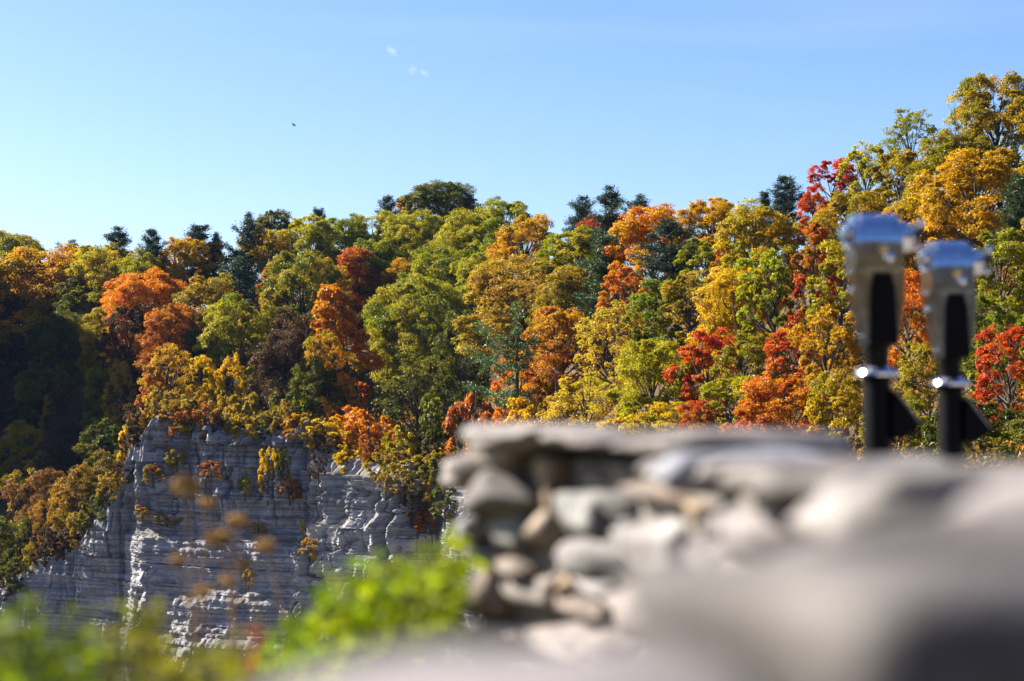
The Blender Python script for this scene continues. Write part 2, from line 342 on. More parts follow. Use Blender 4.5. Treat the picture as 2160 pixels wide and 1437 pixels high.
# kind, colour, centre px, top row, width px, crown bottom row, label
TREES = [
 # ---- far left ridge
 ('B','ygreen', 25, 488, 150, 620, 'yellow green tree on the ridge cut by the left picture edge'),
 ('B','gold', 110, 518, 220, 690, 'broad golden dome tree on the left ridge above the dark ravine'),
 ('P','bpine', 236, 476, 84, 600, 'wide dark pine poking above the yellow domes of the left ridge'),
 ('P','bpine', 146, 506, 50, 590, 'small pine tip just above the broad golden dome tree'),
 ('P','bpine', 328, 484, 56, 610, 'spiky lone pine on the skyline between two dips of the left ridge'),
 ('P','bpine', 412, 474, 74, 600, 'dark pine behind the bright golden tree on the left ridge'),
 ('P','bpine', 455, 492, 50, 600, 'low pine tip beside the bright yellow narrow tree'),
 ('B','ygreen', 222, 514, 130, 640, 'yellow green dome in front of the wide dark pine'),
 ('B','ygreen', 293, 528, 80, 640, 'small yellow green dome left of the spiky lone pine'),
 ('B','gold', 385, 500, 100, 610, 'bright golden tree on the left ridge skyline'),
 ('N','yellow', 455, 505, 74, 600, 'bright lemon yellow narrow tree on the left ridge'),
 ('B','orange', 318, 566, 135, 690, 'rust orange dome at the edge of the dark ravine'),
 ('B','rust', 355, 636, 105, 770, 'brick red tree below the rust orange dome'),
 ('B','olive', 432, 578, 120, 720, 'olive brown tree below the lemon yellow narrow tree'),
 ('P','pine', 408, 695, 70, 790, 'small bright green pine above the cliff among olive trees'),
 ('D','yellow', 268, 672, 84, 760, 'yellow low spreading tree at the edge of the dark ravine'),
 ('B','pgreen', 241, 582, 46, 660, 'small pale green tree catching sun inside the dark ravine'),
 ('N','pink', 322, 752, 66, 870, 'salmon orange tree leaning out above the cliff corner'),
 ('D','gold', 355, 720, 96, 860, 'thin golden tree with a dark slanting trunk on the cliff corner'),
 ('B','yellow', 424, 748, 58, 830, 'small yellow tree on the cliff top below the green pine'),
 ('B','yellow', 492, 742, 56, 850, 'yellow tree low on the slope beside the grey green tree'),
 ('P','bpine', 513, 452, 60, 600, 'tall dark pine rising beside the oak on the left skyline'),
 ('B','dgreen', 578, 440, 76, 540, 'dark flat topped tree on the skyline left of centre'),
 ('P','bpine', 515, 540, 70, 680, 'blue green pine in the middle of the left slope'),
 ('N','orange', 556, 548, 54, 660, 'narrow orange tree next to the blue green pine'),
 ('B','olive', 558, 478, 96, 590, 'olive tree under the dark flat topped skyline tree'),
 ('B','ygreen', 652, 452, 112, 570, 'rounded yellow green tree on the skyline left of centre'),
 ('B','green', 640, 525, 140, 700, 'large mid green tree above the bare brown tree'),
 ('B','pgreen', 505, 625, 120, 800, 'grey green tree standing above the cliff'),
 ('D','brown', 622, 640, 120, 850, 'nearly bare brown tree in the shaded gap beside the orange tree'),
 ('B','tan', 525, 795, 86, 910, 'tan and yellow bush hanging over the cliff top'),
 ('B','olive', 418, 806, 80, 895, 'olive bush on the pale cliff top'),
 ('B','dgreen', 606, 790, 90, 910, 'dark evergreen bush in shade on the cliff top'),
 ('B','yellow', 285, 845, 56, 945, 'yellow bush clinging to the left corner of the cliff'),
 ('B','tan', 345, 800, 80, 890, 'tan bush at the highest point of the cliff rim'),
 ('B','brown', 600, 690, 110, 860, 'dark brown tree standing in for shade right of the grey green tree'),  # dark trees added here and below for deep shade between crowns
 ('B','dgreen', 665, 745, 90, 890, 'black green tree standing in for shade left of the golden thin tree'),
 ('B','dgreen', 930, 790, 120, 960, 'black green low tree standing in for shade left of the pinkish red bush'),
 ('B','olive', 465, 850, 70, 920, 'low olive bush on the cliff rim under the yellow tree'),
 ('B','olive', 650, 850, 80, 935, 'low dark bush on the cliff rim under the bare brown tree'),
 # ---- lower left, on the descending rim: leaf colours darkened in place of cast shade
 ('B','shaded_rust', 105, 985, 86, 1110, 'shade-darkened rusty tree on the descending rim at lower left'),
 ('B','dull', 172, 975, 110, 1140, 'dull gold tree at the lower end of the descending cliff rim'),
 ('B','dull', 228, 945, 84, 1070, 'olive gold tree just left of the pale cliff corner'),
 ('D','shaded_rust', 40, 980, 110, 1150, 'thin rusty tree at the left picture edge below the ravine'),
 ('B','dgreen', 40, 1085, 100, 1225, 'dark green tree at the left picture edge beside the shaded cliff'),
 ('D','shaded_rust', 108, 1050, 70, 1160, 'shade-darkened thin tree between the dull gold and dark green trees'),
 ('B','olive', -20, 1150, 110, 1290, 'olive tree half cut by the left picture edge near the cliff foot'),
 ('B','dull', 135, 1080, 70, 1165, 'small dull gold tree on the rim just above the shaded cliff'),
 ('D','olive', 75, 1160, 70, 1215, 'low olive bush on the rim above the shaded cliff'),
 # ---- dark ravine
 ('B','pgreen', 205, 880, 70, 960, 'small dull green tree low in the dark ravine'),
 ('D','tan', 262, 755, 60, 890, 'thin pale trunked tree in front of the dark ravine'),
 ('N','olive', 112, 828, 40, 930, 'slim yellowish tree standing alone in the dark ravine'),
 # ---- centre
 ('B','red', 745, 520, 92, 640, 'red crowned tree above the tall orange tree'),
 ('B','gold', 708, 560, 70, 660, 'golden edge tree left of the red crowned tree'),
 ('N','orange', 752, 585, 150, 880, 'tall orange tree with a dark leaning trunk reaching down to the cliff rim'),
 ('D','gold', 690, 690, 120, 890, 'golden thin leaved tree left of the tall orange tree'),
 ('B','orange', 768, 830, 130, 968, 'orange bush spilling over the cliff edge at centre'),
 ('D','orange', 720, 830, 90, 930, 'yellow orange bush over the cliff left of the spilling bush'),
 ('B','green', 730, 455, 96, 570, 'green tree on the skyline right of the yellow green dome'),
 ('P','bpine', 820, 413, 52, 540, 'pine tip on the skyline beside the orange treetop'),
 ('P','bpine', 684, 438, 40, 560, 'faint pine tip over the rounded yellow green tree'),
 ('N','orange', 853, 408, 60, 500, 'orange treetop on the central skyline'),
 ('B','dgreen', 935, 380, 140, 500, 'highest dark green crown of the central skyline'),
 ('B','green', 1055, 412, 100, 520, 'green shoulder tree right of the highest central crown'),
 ('B','ygreen', 795, 445, 110, 560, 'yellow green tree below the orange treetop'),
 ('B','ygreen', 890, 448, 130, 570, 'sunlit yellow green tree below the highest central crown'),
 ('B','ygreen', 1000, 440, 140, 580, 'bright yellow green tree under the central skyline shoulder'),
 ('B','gold', 1105, 448, 110, 570, 'golden olive tree on the right shoulder of the central hill'),
 ('B','gold', 846, 548, 84, 640, 'small golden dome right of the red crowned tree'),
 ('B','green', 792, 500, 100, 620, 'green tree between the red crown and the sunlit trees'),
 ('B','green', 940, 515, 160, 680, 'deep green tree in the middle of the central slope'),
 ('B','pgreen', 890, 580, 160, 770, 'large pale lit green tree right of the tall orange tree'),
 ('B','ygreen', 1015, 530, 110, 650, 'yellow green tree beside the deep green central tree'),
 ('D','dgreen', 890, 735, 150, 930, 'dark green tree with bare trunks above the cliff'),
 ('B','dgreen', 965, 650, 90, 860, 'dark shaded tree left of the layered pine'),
 ('B','olive', 845, 860, 84, 1000, 'dark olive bush on the cliff edge right of the orange bush'),
 ('B','tan', 1110, 540, 210, 690, 'broad tan oak behind the layered pine'),
 ('B','olive', 1200, 560, 110, 680, 'olive tan tree right of the broad tan oak'),
 ('S','spine', 1090, 655, 170, 830, 'layered green pine with a bare dark trunk near centre'),
 ('B','pink', 995, 780, 120, 960, 'pinkish red bush beside the end of the stone wall'),
 ('B','orange', 1075, 740, 90, 880, 'orange tree glowing behind the layered pine trunk'),
 ('B','yellow', 1120, 805, 120, 920, 'yellow green bush just above the wall end'),
 ('B','rust', 1182, 640, 140, 790, 'rusty brown tree below the broad tan oak'),
 ('B','rust', 1165, 760, 90, 870, 'small rusty tree above the yellow green bush'),
 ('B','pgreen', 1228, 478, 130, 590, 'bright fresh green tree below the skyline pine cluster'),
 ('P','pine', 1268, 500, 90, 670, 'soft dark green pine beside the orange slope tree'),
 ('P','bpine', 1218, 412, 66, 540, 'left pine of the skyline cluster'),
 ('P','bpine', 1288, 390, 84, 540, 'tallest pine of the skyline cluster'),
 ('P','bpine', 1348, 412, 74, 540, 'right pine of the skyline cluster'),
 ('B','crimson', 1264, 455, 96, 520, 'dark red tree at the foot of the skyline pine cluster'),
 ('B','orange', 1375, 430, 140, 570, 'big orange gold tree right of the skyline pine cluster'),
 ('B','gold', 1490, 415, 130, 520, 'golden orange tree on the skyline dip at right of centre'),
 ('B','orange', 1308, 548, 92, 670, 'vivid orange tree between the dark pine and the pale tree'),
 ('P','bpine', 1420, 462, 110, 600, 'dark blue green pine inside the orange trees'),
 ('B','pgreen', 1482, 500, 90, 590, 'pale green tree at the foot of the dark blue green pine'),
 ('N','orange', 1530, 488, 60, 590, 'narrow orange tree right of the pale green tree'),
 ('D','pale', 1288, 625, 150, 800, 'pale yellow open tree with showing limbs near the centre'),
 ('D','pale', 1245, 780, 150, 930, 'pale yellow open tree right above the stone wall'),
 ('B','green', 1395, 585, 110, 720, 'green tree right of the pale yellow open tree'),
 ('B','olive', 1460, 570, 110, 690, 'olive orange tree on the slope below the pale green tree'),
 ('B','ygreen', 1380, 710, 150, 880, 'large spring green tree above the middle of the wall'),
 ('D','yellow', 1395, 840, 130, 950, 'yellow tree with dark crooked limbs close above the wall'),
 ('B','yellow', 1310, 850, 100, 950, 'dense yellow bush close above the wall'),
 # ---- right hillside
 ('B','ygreen', 1590, 428, 150, 580, 'sunlit lime green tree on the foot of the right skyline'),
 ('B','yellow', 1560, 560, 150, 720, 'yellow tree left of the tall scarlet tree'),
 ('B','ygreen', 1640, 520, 120, 700, 'lime green tree touching the tall scarlet tree'),
 ('N','red', 1698, 455, 120, 690, 'tall scarlet tree on the right slope'),
 ('B','crimson', 1752, 332, 92, 440, 'crimson treetop on the right skyline'),
 ('B','red', 1722, 395, 70, 490, 'orange red tree under the crimson treetop'),
 ('B','red', 1490, 690, 120, 840, 'scarlet tree right of the large spring green tree'),
 ('B','olive', 1560, 700, 110, 830, 'olive tree between the two low scarlet trees'),
 ('B','ygreen', 1540, 790, 120, 900, 'lime tree between the scarlet trees close above the wall'),
 ('B','red', 1650, 790, 180, 960, 'large scarlet tree low on the right above the wall'),
 ('B','red', 1478, 840, 76, 950, 'small scarlet tree close above the wall'),
 ('B','orange', 1545, 870, 100, 960, 'yellow orange bush left of the large low scarlet tree'),
 ('B','red', 1675, 690, 100, 790, 'dark scarlet tree below the tall scarlet tree'),
 ('B','gold', 1750, 640, 120, 800, 'golden olive tree left of the nearer viewer post'),
 ('B','olive', 1770, 780, 130, 960, 'olive tree low behind the nearer viewer post'),
 ('B','ygreen', 1770, 500, 120, 660, 'yellow green tree left of the nearer viewer head'),
 ('B','ygreen', 1828, 302, 90, 420, 'yellow green treetop right of the crimson treetop'),
 ('B','olive', 1800, 400, 140, 540, 'olive tree just above the nearer viewer'),
 ('D','green', 1925, 225, 110, 360, 'thin green treetop on the steep right skyline'),
 ('D','green', 2015, 185, 90, 330, 'thin leafy treetop near the top of the right skyline'),
 ('B','olive', 1885, 310, 110, 440, 'olive gold tree under the thin green treetop'),
 ('B','olive', 2105, 152, 150, 330, 'highest olive tree at the top right of the hillside'),
 ('B','olive', 2000, 275, 140, 430, 'dark olive tree below the thin leafy treetop'),
 ('B','gold', 2065, 310, 200, 500, 'big orange gold tree at the right edge above the viewers'),
 ('B','gold', 1950, 400, 130, 540, 'gold tree between the big orange gold tree and the viewers'),
 ('B','gold', 1890, 420, 100, 560, 'gold brown tree right behind the nearer viewer head'),
 ('P','pine', 2142, 368, 70, 520, 'dark green pine cut by the right picture edge'),
 ('B','green', 2115, 480, 130, 650, 'fresh green tree right of the farther viewer head'),
 ('B','orange', 1925, 560, 110, 740, 'orange gold tree seen between the two viewers'),
 ('B','olive', 2010, 520, 110, 680, 'olive tree behind the farther viewer head'),
 ('B','red', 2120, 680, 130, 850, 'rusty red tree right of the farther viewer'),
 ('B','green', 2060, 620, 120, 780, 'green tree behind the right side of the farther viewer'),
 ('B','olive', 1960, 720, 110, 880, 'olive tree low between the two viewers'),
 ('B','dgreen', 2080, 830, 170, 1000, 'dark shaded tree low at the right edge above the wall'),
 ('B','green', 1890, 830, 140, 1000, 'green tree low between the viewers above the wall'),
 ('B','dgreen', 1990, 860, 110, 1000, 'dark green bush behind the farther viewer post'),
 ('P','bpine', 1662, 372, 70, 500, 'dark pine on the right skyline left of the crimson treetop'),
 ('P','bpine', 1618, 405, 44, 520, 'thin spiky conifer at the foot of the right skyline'),
]
# shaded trees of the ravine and trees at the frame's edges: nothing singles one out
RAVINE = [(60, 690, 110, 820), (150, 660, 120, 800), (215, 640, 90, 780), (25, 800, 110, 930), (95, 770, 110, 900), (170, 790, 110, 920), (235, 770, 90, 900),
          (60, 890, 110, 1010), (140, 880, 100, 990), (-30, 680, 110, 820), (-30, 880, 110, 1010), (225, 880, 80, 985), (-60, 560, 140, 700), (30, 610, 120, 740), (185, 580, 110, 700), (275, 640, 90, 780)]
EDGE = [(-130, 480, 150, 640, 'gold'), (-240, 440, 170, 640, 'olive'), (-160, 700, 150, 880, 'brown'), (-150, 920, 150, 1120, 'olive'), (-340, 420, 180, 640, 'gold'), (-300, 760, 170, 960, 'olive'),
        (2240, 160, 180, 340, 'olive'), (2260, 400, 180, 600, 'gold'), (2240, 640, 150, 820, 'green'), (2220, 850, 160, 1010, 'dgreen'), (2400, 200, 220, 420, 'olive'), (2400, 560, 200, 800, 'red')]

rows = []
for (k, c, cx, top, w, bot, lab) in TREES:
    rows.append(dict(k=k, c=c, cx=cx, top=top, w=w, bot=bot, lab=lab, grp=None))
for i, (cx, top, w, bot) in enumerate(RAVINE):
    rows.append(dict(k='B', c=['brown', 'dgreen', 'olive', 'brown', 'dgreen'][i % 5], cx=cx, top=top, w=w, bot=bot,  # dark leaf colours carry part of the ravine's shade
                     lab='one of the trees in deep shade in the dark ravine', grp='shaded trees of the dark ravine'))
for cx, top, w, bot, c in EDGE:
    rows.append(dict(k='B', c=c, cx=cx, top=top, w=w, bot=bot, lab='tree of the wooded slope just beyond the picture edge', grp='trees beyond the picture edge'))
for r in rows:
    cl = 0.5 if r['bot'] - r['top'] < 110 else 0.35
    r['d'] = auto_d(r['cx'], r['bot']) - (16 if r['k'] == 'S' else 0)
    zt = at(r['cx'], r['top'], r['d']).z; zb = at(r['cx'], r['bot'], r['d']).z
    f = 1.28 if r['k'] in 'BND' else 1.15
    r['hc'] = (zt - zb) * f; zb = zt - r['hc']; r['wm'] = r['w'] / F * r['d'] * {'B': 1.27, 'N': 1.15, 'D': 1.2, 'P': 1.5, 'S': 1.0}[r['k']]
    r['x'] = at(r['cx'], r['top'], r['d']).x
    r['zt'] = zt; r['zbase'] = zb - 0.22 * r['hc'] - 1.0

# terrain through the feet of the trees
ctrl = [(r['x'], r['d'], r['zbase']) for r in rows]
for px in list(range(-900, 3301, 60)):
    d = rim_d(px); p = at(px, rim_row(px), d)
    ctrl.append((p.x, d, p.z)); 
ctrl = np.array(ctrl)
def terrain_z(x, y):
    x = np.asarray(x, float).ravel(); y = np.asarray(y, float).ravel()
    out = np.zeros(len(x))
    for i in range(0, len(x), 2000):
        dx = x[i:i+2000, None] - ctrl[None, :, 0]; dy = y[i:i+2000, None] - ctrl[None, :, 1]
        w = 1.0 / (dx * dx + dy * dy + 9.0) ** 1.8
        out[i:i+2000] = (w * ctrl[None, :, 2]).sum(1) / w.sum(1)
    return out
PXS = np.concatenate([np.arange(-900, -100, 40), np.arange(-100, 2300, 12), np.arange(2300, 3301, 40)])
TS = np.concatenate([np.linspace(0, 1, 60) ** 1.2 * 110, [125, 145, 170, 200, 260, 340, 450]])
TX = np.zeros((len(PXS), len(TS))); TY = TX.copy(); TZ = TX.copy()
for i, px in enumerate(PXS):
    d0 = rim_d(px); u = (px - 1080) / F * 1.0021
    TY[i] = d0 + TS; TX[i] = u * TY[i]
TZ = terrain_z(TX, TY).reshape(TX.shape)
for i, px in enumerate(PXS):
    zr = at(px, rim_row(px), rim_d(px)).z
    k = np.clip(TS / 7.0, 0, 1); k = k * k * (3 - 2 * k)
    TZ[i] = zr * (1 - k) + TZ[i] * k
    far = np.clip((TS - 100) / 350, 0, 1); TZ[i] -= 30 * far
# unseen hill added at the left, shaped to shade the ravine
hx = np.clip((-140 - np.repeat(PXS[:, None], len(TS), 1)) / 260, 0, 1); hy = np.clip((TY - 262) / 24, 0, 1); hx, hy = [q_ * q_ * (3 - 2 * q_) for q_ in (hx, hy)]
TZ = np.maximum(TZ, TZ * (1 - hx * hy) + 64 * hx * hy)
TZ += 0.5 * fbm(TX * 0.15, TY * 0.15) * np.clip(TS / 8, 0, 1)[None, :]
def grid_faces(a, b):
    i = np.arange(a * b).reshape(a, b)
    return np.stack([i[:-1, :-1], i[1:, :-1], i[1:, 1:], i[:-1, 1:]], -1).reshape(-1, 4)
V = np.stack([TX, TY, TZ], -1).reshape(-1, 3)
o = link('hillside', mesh_np('hillside', V, grid_faces(*TX.shape), M_FLOOR, True)); tag(o, kind='structure')

# cliff face below the rim
PXC = np.concatenate([np.arange(-900, -80, 20), np.arange(-80, 968, 1.9), np.arange(968, 1120, 1.0), np.arange(1120, 2300, 5), np.arange(2300, 3301, 25)])
NZ = 430
CXY = np.array([[at(p, 900, rim_d(p)).x, rim_d(p)] for p in PXC])
tan = np.gradient(CXY, axis=0)
k5 = np.ones(41) / 41
tan = np.stack([np.convolve(np.pad(tan[:, j], 20, 'edge'), k5, 'valid') for j in (0, 1)], 1)
tan /= np.linalg.norm(tan, axis=1)[:, None]
nrm = np.stack([tan[:, 1], -tan[:, 0]], 1)
S = np.concatenate([[0], np.cumsum(np.linalg.norm(np.diff(CXY, axis=0), axis=1))])
ZR = np.array([at(p, rim_row(p), rim_d(p)).z for p in PXC])
ZR += 0.8 * fbm(S * 0.3, 0 * S)
ZBOT = -44.0
q = np.concatenate([np.linspace(0, 0.74, NZ - 30, endpoint=False), np.linspace(0.74, 1, 30)])
CZg = ZR[:, None] + (ZBOT - ZR)[:, None] * q[None, :]
Sg = np.repeat(S[:, None], NZ, 1)
dep = ZR[:, None] - CZg
ZS = CZg + 0.055 * (Sg - S[0]) * 0.9 + 0.25 * fbm(Sg * 0.05, 0 * Sg, oct=2)   # dipping beds
lay = []
z = -60.0
while z < 40:
    z += random.choice([0.22, 0.3, 0.45, 0.6, 0.9, 1.4]); lay.append(z)
lay = np.array(lay); LI = np.searchsorted(lay, ZS)
loff = rng.normal(0, 0.16, len(lay) + 2)
lay2 = []; z = -60.0
while z < 40:
    z += random.uniform(1.6, 3.6); lay2.append(z)
lay2 = np.array(lay2); L2 = np.searchsorted(lay2, ZS)
loff2 = rng.normal(0, 0.35, len(lay2) + 2)
D = dep * (0.10 + 0.75 * np.clip((PXC - 1130) / 250, 0, 1))[:, None]
# buttresses: saw-tooth in plan, steep on the side facing left
def saw(s, wl, seed):
    c = s / wl + 0.35 * vnoise(s / wl * 0.9 + seed, 0 * s)
    f = c - np.floor(c); h = _perm[np.floor(c).astype(int) % 64, seed % 64, 5]
    return np.where(f < 0.22, f / 0.22, (1 - f) / 0.78) * (0.35 + 0.9 * h)
pxg = np.repeat(PXC[:, None], NZ, 1)
upper = np.clip(1.0 - (dep - 9 + 2.5 * fbm(Sg * 0.12, 0 * Sg, 4.0, oct=2)) / 6.0, 0.12, 1)
upper = np.maximum(upper, np.interp(pxg, [660, 720, 900], [0, 1, 1]))
spot = np.exp(-((pxg - 345) / 34) ** 2) * np.clip((dep - 17) / 4, 0, 1) + np.exp(-((pxg - 480) / 80) ** 2) * np.clip((dep - 24) / 4, 0, 1)
upper = np.maximum(upper, np.clip(spot, 0, 1) * (0.55 + 0.5 * fbm(Sg * .3, CZg * .3, 2.0)))
rough = np.interp(pxg, [-100, 200, 270, 330, 640, 690, 860, 960, 1120, 1260], [0.3, 0.4, 0.8, 0.75, 0.9, 1.1, 1.1, 0.7, 0.7, 0.1])
warp = 0.7 * fbm(Sg * 0.25, CZg * 0.12, 3.0, oct=3)
D += rough * 2.8 * saw(Sg + warp, 8.5, 3) * upper
D += rough * 1.8 * saw(Sg + 1.4 * warp + 2.0 * loff2[L2], 2.9, 11) * upper
D += rough * 0.6 * saw(Sg + 1.6 * warp + 3.0 * loff2[L2], 1.15, 17) * upper
w2 = fbm(Sg * 0.16 + 5.0, loff2[L2] * 7.0, oct=3)
jf = Sg / 2.1 + loff2[L2] * 9 + 2.2 * w2
jc = np.floor(jf).astype(int)
D += rough * 1.0 * (_perm[jc % 64, L2 % 64, 9] - 0.5) * upper
D -= rough * 0.45 * (np.abs(jf - jc - 0.5) > 0.45) * upper
jc = np.floor(Sg / 0.9 + loff[LI] * 17 + 2.0 * fbm(Sg * .3, loff[LI] * 31, oct=2)).astype(int)
D += rough * 0.4 * (_perm[jc % 64, LI % 64, 21] - 0.5) * upper
# thin continuous beds, each jutting or receding a little
lay3 = []; z = -60.0
while z < 40:
    z += random.choice([.16, .2, .26, .34, .5]); lay3.append(z)
L3 = np.searchsorted(np.array(lay3), ZS); loff3 = rng.normal(0, .15, len(lay3) + 2)
D += loff3[L3] * (0.75 + 0.8 * vnoise(Sg * 0.13, L3 * 2.3)) * np.clip(1.25 - 0.6 * upper, .5, 1.2)
D += loff[LI] * 0.6 + loff2[L2] * (0.25 + 0.45 * rough)
for zl, wd, tall, p0, p1 in [(-7.6, 1.9, 1.8, 280, 700), (-15.5, 1.7, 1.7, 380, 720), (-5.0, 1.3, 1.2, 640, 930), (-21.5, 1.6, 1.6, 360, 640), (-2.8, 0.9, 1.0, 300, 620)]:
    zz = ZS - 0.055 * 0.9 * (np.interp(500, PXC, S) - S[0]) + 0.5 * fbm(Sg * 0.2, 0 * Sg, 8.0)
    wgt = np.clip((pxg - p0) / 40, 0, 1) * np.clip((p1 - pxg) / 40, 0, 1)
    D += wd * wgt * np.clip((zl - zz) / tall, 0, 1)
D += 0.34 * fbm(Sg * 0.9, CZg * 1.1, 1.0, oct=4) * (0.25 + 0.75 * rough)
D -= rough * 0.8 * np.clip(0.16 - np.abs(fbm(Sg * 0.33, CZg * 0.16, 6.0, oct=3)), 0, 1) / 0.16 * upper
D *= np.clip(dep / 2.2, 0, 1) ** .7
CX = CXY[:, 0][:, None] + nrm[:, 0][:, None] * D
CY = CXY[:, 1][:, None] + nrm[:, 1][:, None] * D
V = np.stack([CX, CY, CZg], -1).reshape(-1, 3)
o = link('cliff', mesh_np('cliff', V, grid_faces(len(PXC), NZ)[:, ::-1], M_SHALE, False)); tag(o, kind='structure')
_cp = V
_cu = _cp[:, 0] / _cp[:, 1]
def _proj(P):
    y = P[:, 1]; zz = P[:, 2] - CZ
    yc = y * CP + zz * SP; zc = -y * SP + zz * CP
    return 1080 + F * P[:, 0] / yc, 718.5 - F * zc / yc
_cpx, _crow = _proj(_cp)
def on_cliff(px, row):
    e = (_cpx - px) ** 2 + (_crow - row) ** 2
    c = np.where(e < e.min() + 30)[0]
    return Vector(_cp[c[np.argmin(_cp[c, 1])]])

# gorge floor, river
Vf = [(-6000, -200, -46), (6000, -200, -46), (6000, 9000, -46), (-6000, 9000, -46)]
o = link('gorge_floor', mesh_np('gorge_floor', Vf, [[0, 1, 2, 3]], M_FLOOR)); tag(o, kind='structure')
pts = [(-140, 60), (-90, 110), (-50, 160), (-20, 180), (20, 150), (60, 100), (110, 50)]
vv = []; 
for i, (x, y) in enumerate(pts):
    a = Vector(pts[min(i + 1, 6)]) - Vector(pts[max(i - 1, 0)]); a.normalize(); nrm2 = Vector((-a.y, a.x))
    vv += [(x + nrm2.x * 14, y + nrm2.y * 14, -45.9), (x - nrm2.x * 14, y - nrm2.y * 14, -45.9)]
o = link('river', mesh_np('river', vv, [[2 * i, 2 * i + 1, 2 * i + 3, 2 * i + 2] for i in range(6)], M_WATER)); tag(o, kind='structure')

# ------------------------------------------------------------------ trees
def unit(a): return a / (np.linalg.norm(a, axis=-1, keepdims=True) + 1e-9)
def leaf_quads(name, P, N, size, asp, vary, mat, T=None, fold=0.18):
    n = len(P)
    N = unit(N)
    if T is None: T = rng.normal(size=(n, 3))
    T = unit(T - N * (T * N).sum(1, keepdims=True))
    B = np.cross(N, T)
    L = size[:, None]; W = L * asp
    V = np.stack([P - T * L * 0.5, P + B * W * 0.5 + N * L * fold, P + T * L * 0.5, P - B * W * 0.5 + N * L * fold], 1).reshape(-1, 3)
    Fq = np.arange(n * 4).reshape(n, 4)
    return mesh_np(name, V, Fq, mat, False, {'vary': vary})

def broad(seed, W, H, leaf, nlobe, nsub, nleaf, shape='B', dens=1.0, zf=0.22):
    """crown of radius W/2 and height H above z=0.22H; base at z=0; returns crown mesh, trunk mesh"""
    g = np.random.default_rng(seed)
    z0 = zf * H
    def rad(t):
        if shape == 'N': return (np.sin(np.pi * np.clip(t, 0, 1) ** 0.62)) ** 0.8 * 0.95
        return np.sqrt(np.clip(1 - ((t - 0.42) / 0.58) ** 2, 0.02, 1)) if t > 0.42 else 0.8 + 0.2 * np.sin(max(0, t) / 0.42 * np.pi / 2)
    lob = []
    for i in range(nlobe):
        t = -0.04 + 0.98 * ((i + g.random()) / nlobe) ** 0.9
        a = i * 2.39996 + g.normal(0, 0.35)
        r = rad(t) * W / 2 * 0.74 * (0.35 + 0.85 * math.sqrt(g.random()))
        Rl = W * g.uniform(0.065, 0.175) * (0.8 if shape == 'N' else 1.0)
        zc = z0 + t * H - (Rl * 0.5 if t > 0.7 else 0)
        lob.append((np.array([r * math.cos(a), r * math.sin(a), zc]), Rl))
    Ps, Ns, Vs = [], [], []
    ctr = np.array([0, 0, z0 + 0.4 * H])
    for c, Rl in lob:
        out = unit(c - ctr)
        crand = g.random()
        for s in range(nsub):
            d = unit(g.normal(size=3) + out * 0.85 + np.array([0, 0, 0.2]))
            sc = c + d * Rl * np.array([1.05, 1.05, 0.8]) * g.uniform(0.65, 1.12)
            rs = Rl * g.uniform(0.3, 0.52)
            n = max(4, int(nleaf * dens * g.uniform(0.5, 1.3)))
            dd = unit(g.normal(size=(n, 3)) + np.array([0, 0, 0.45]) + 0.4 * d)
            P = sc + dd * (rs * g.uniform(0.35, 1.15, (n, 1))) * np.array([1.15, 1.15, 0.65])
            N = dd * 0.45 + d * 0.35 + np.array([0, 0, 0.45]) + g.normal(0, 0.45, (n, 3))
            Ps.append(P); Ns.append(N)
            cl = np.full(n, 0.6 * crand + 0.4 * g.random())
            Vs.append(np.stack([g.random(n), cl, g.random(n), np.ones(n)], 1))
    P = np.concatenate(Ps); N = np.concatenate(Ns); Va = np.concatenate(Vs)
    cm = leaf_quads('crown', P, N, leaf * g.uniform(0.65, 1.35, len(P)), g.uniform(0.55, 0.85, (len(P), 1)), Va, M_LEAF)
    mb = MB(); r0 = W * 0.022 + 0.06
    tp = [Vector((0, 0, -0.35 * H)), Vector((0, 0, 0)), Vector((g.normal(0, .02) * W, g.normal(0, .02) * W, 0.25 * H)), Vector((g.normal(0, .04) * W, g.normal(0, .04) * W, 0.6 * H)), Vector((g.normal(0, .05) * W, g.normal(0, .05) * W, 1.05 * H))]
    mb.tube(tp, [r0 * 1.3, r0 * 1.1, r0 * .9, r0 * .55, r0 * .12], 7)
    for c, Rl in lob:
        t = max(0.12, min(0.9, (c[2] / H) * 0.62)); k = t * 3.2
        # point on trunk
        zz = c[2] * g.uniform(0.45, 0.65)
        f = np.interp(zz, [p.z for p in tp], range(5)); i = min(3, int(f)); p = tp[i].lerp(tp[i + 1], f - i)
        e = Vector(c); md = p.lerp(e, 0.5) + Vector((g.normal(0, .03) * W, g.normal(0, .03) * W, -0.03 * H))
        mb.tube([p, md, e], [r0 * .38, r0 * .25, r0 * .08], 5, False)
        for s in range(3):
            e2 = e + Vector(unit(g.normal(size=3) + np.array([0, 0, .5]))) * Rl * 1.05
            mb.tube([md.lerp(e, 0.7), e2], [r0 * .12, r0 * .035], 4, False)
    return cm, mb.mesh('trunk', M_BARK, True)

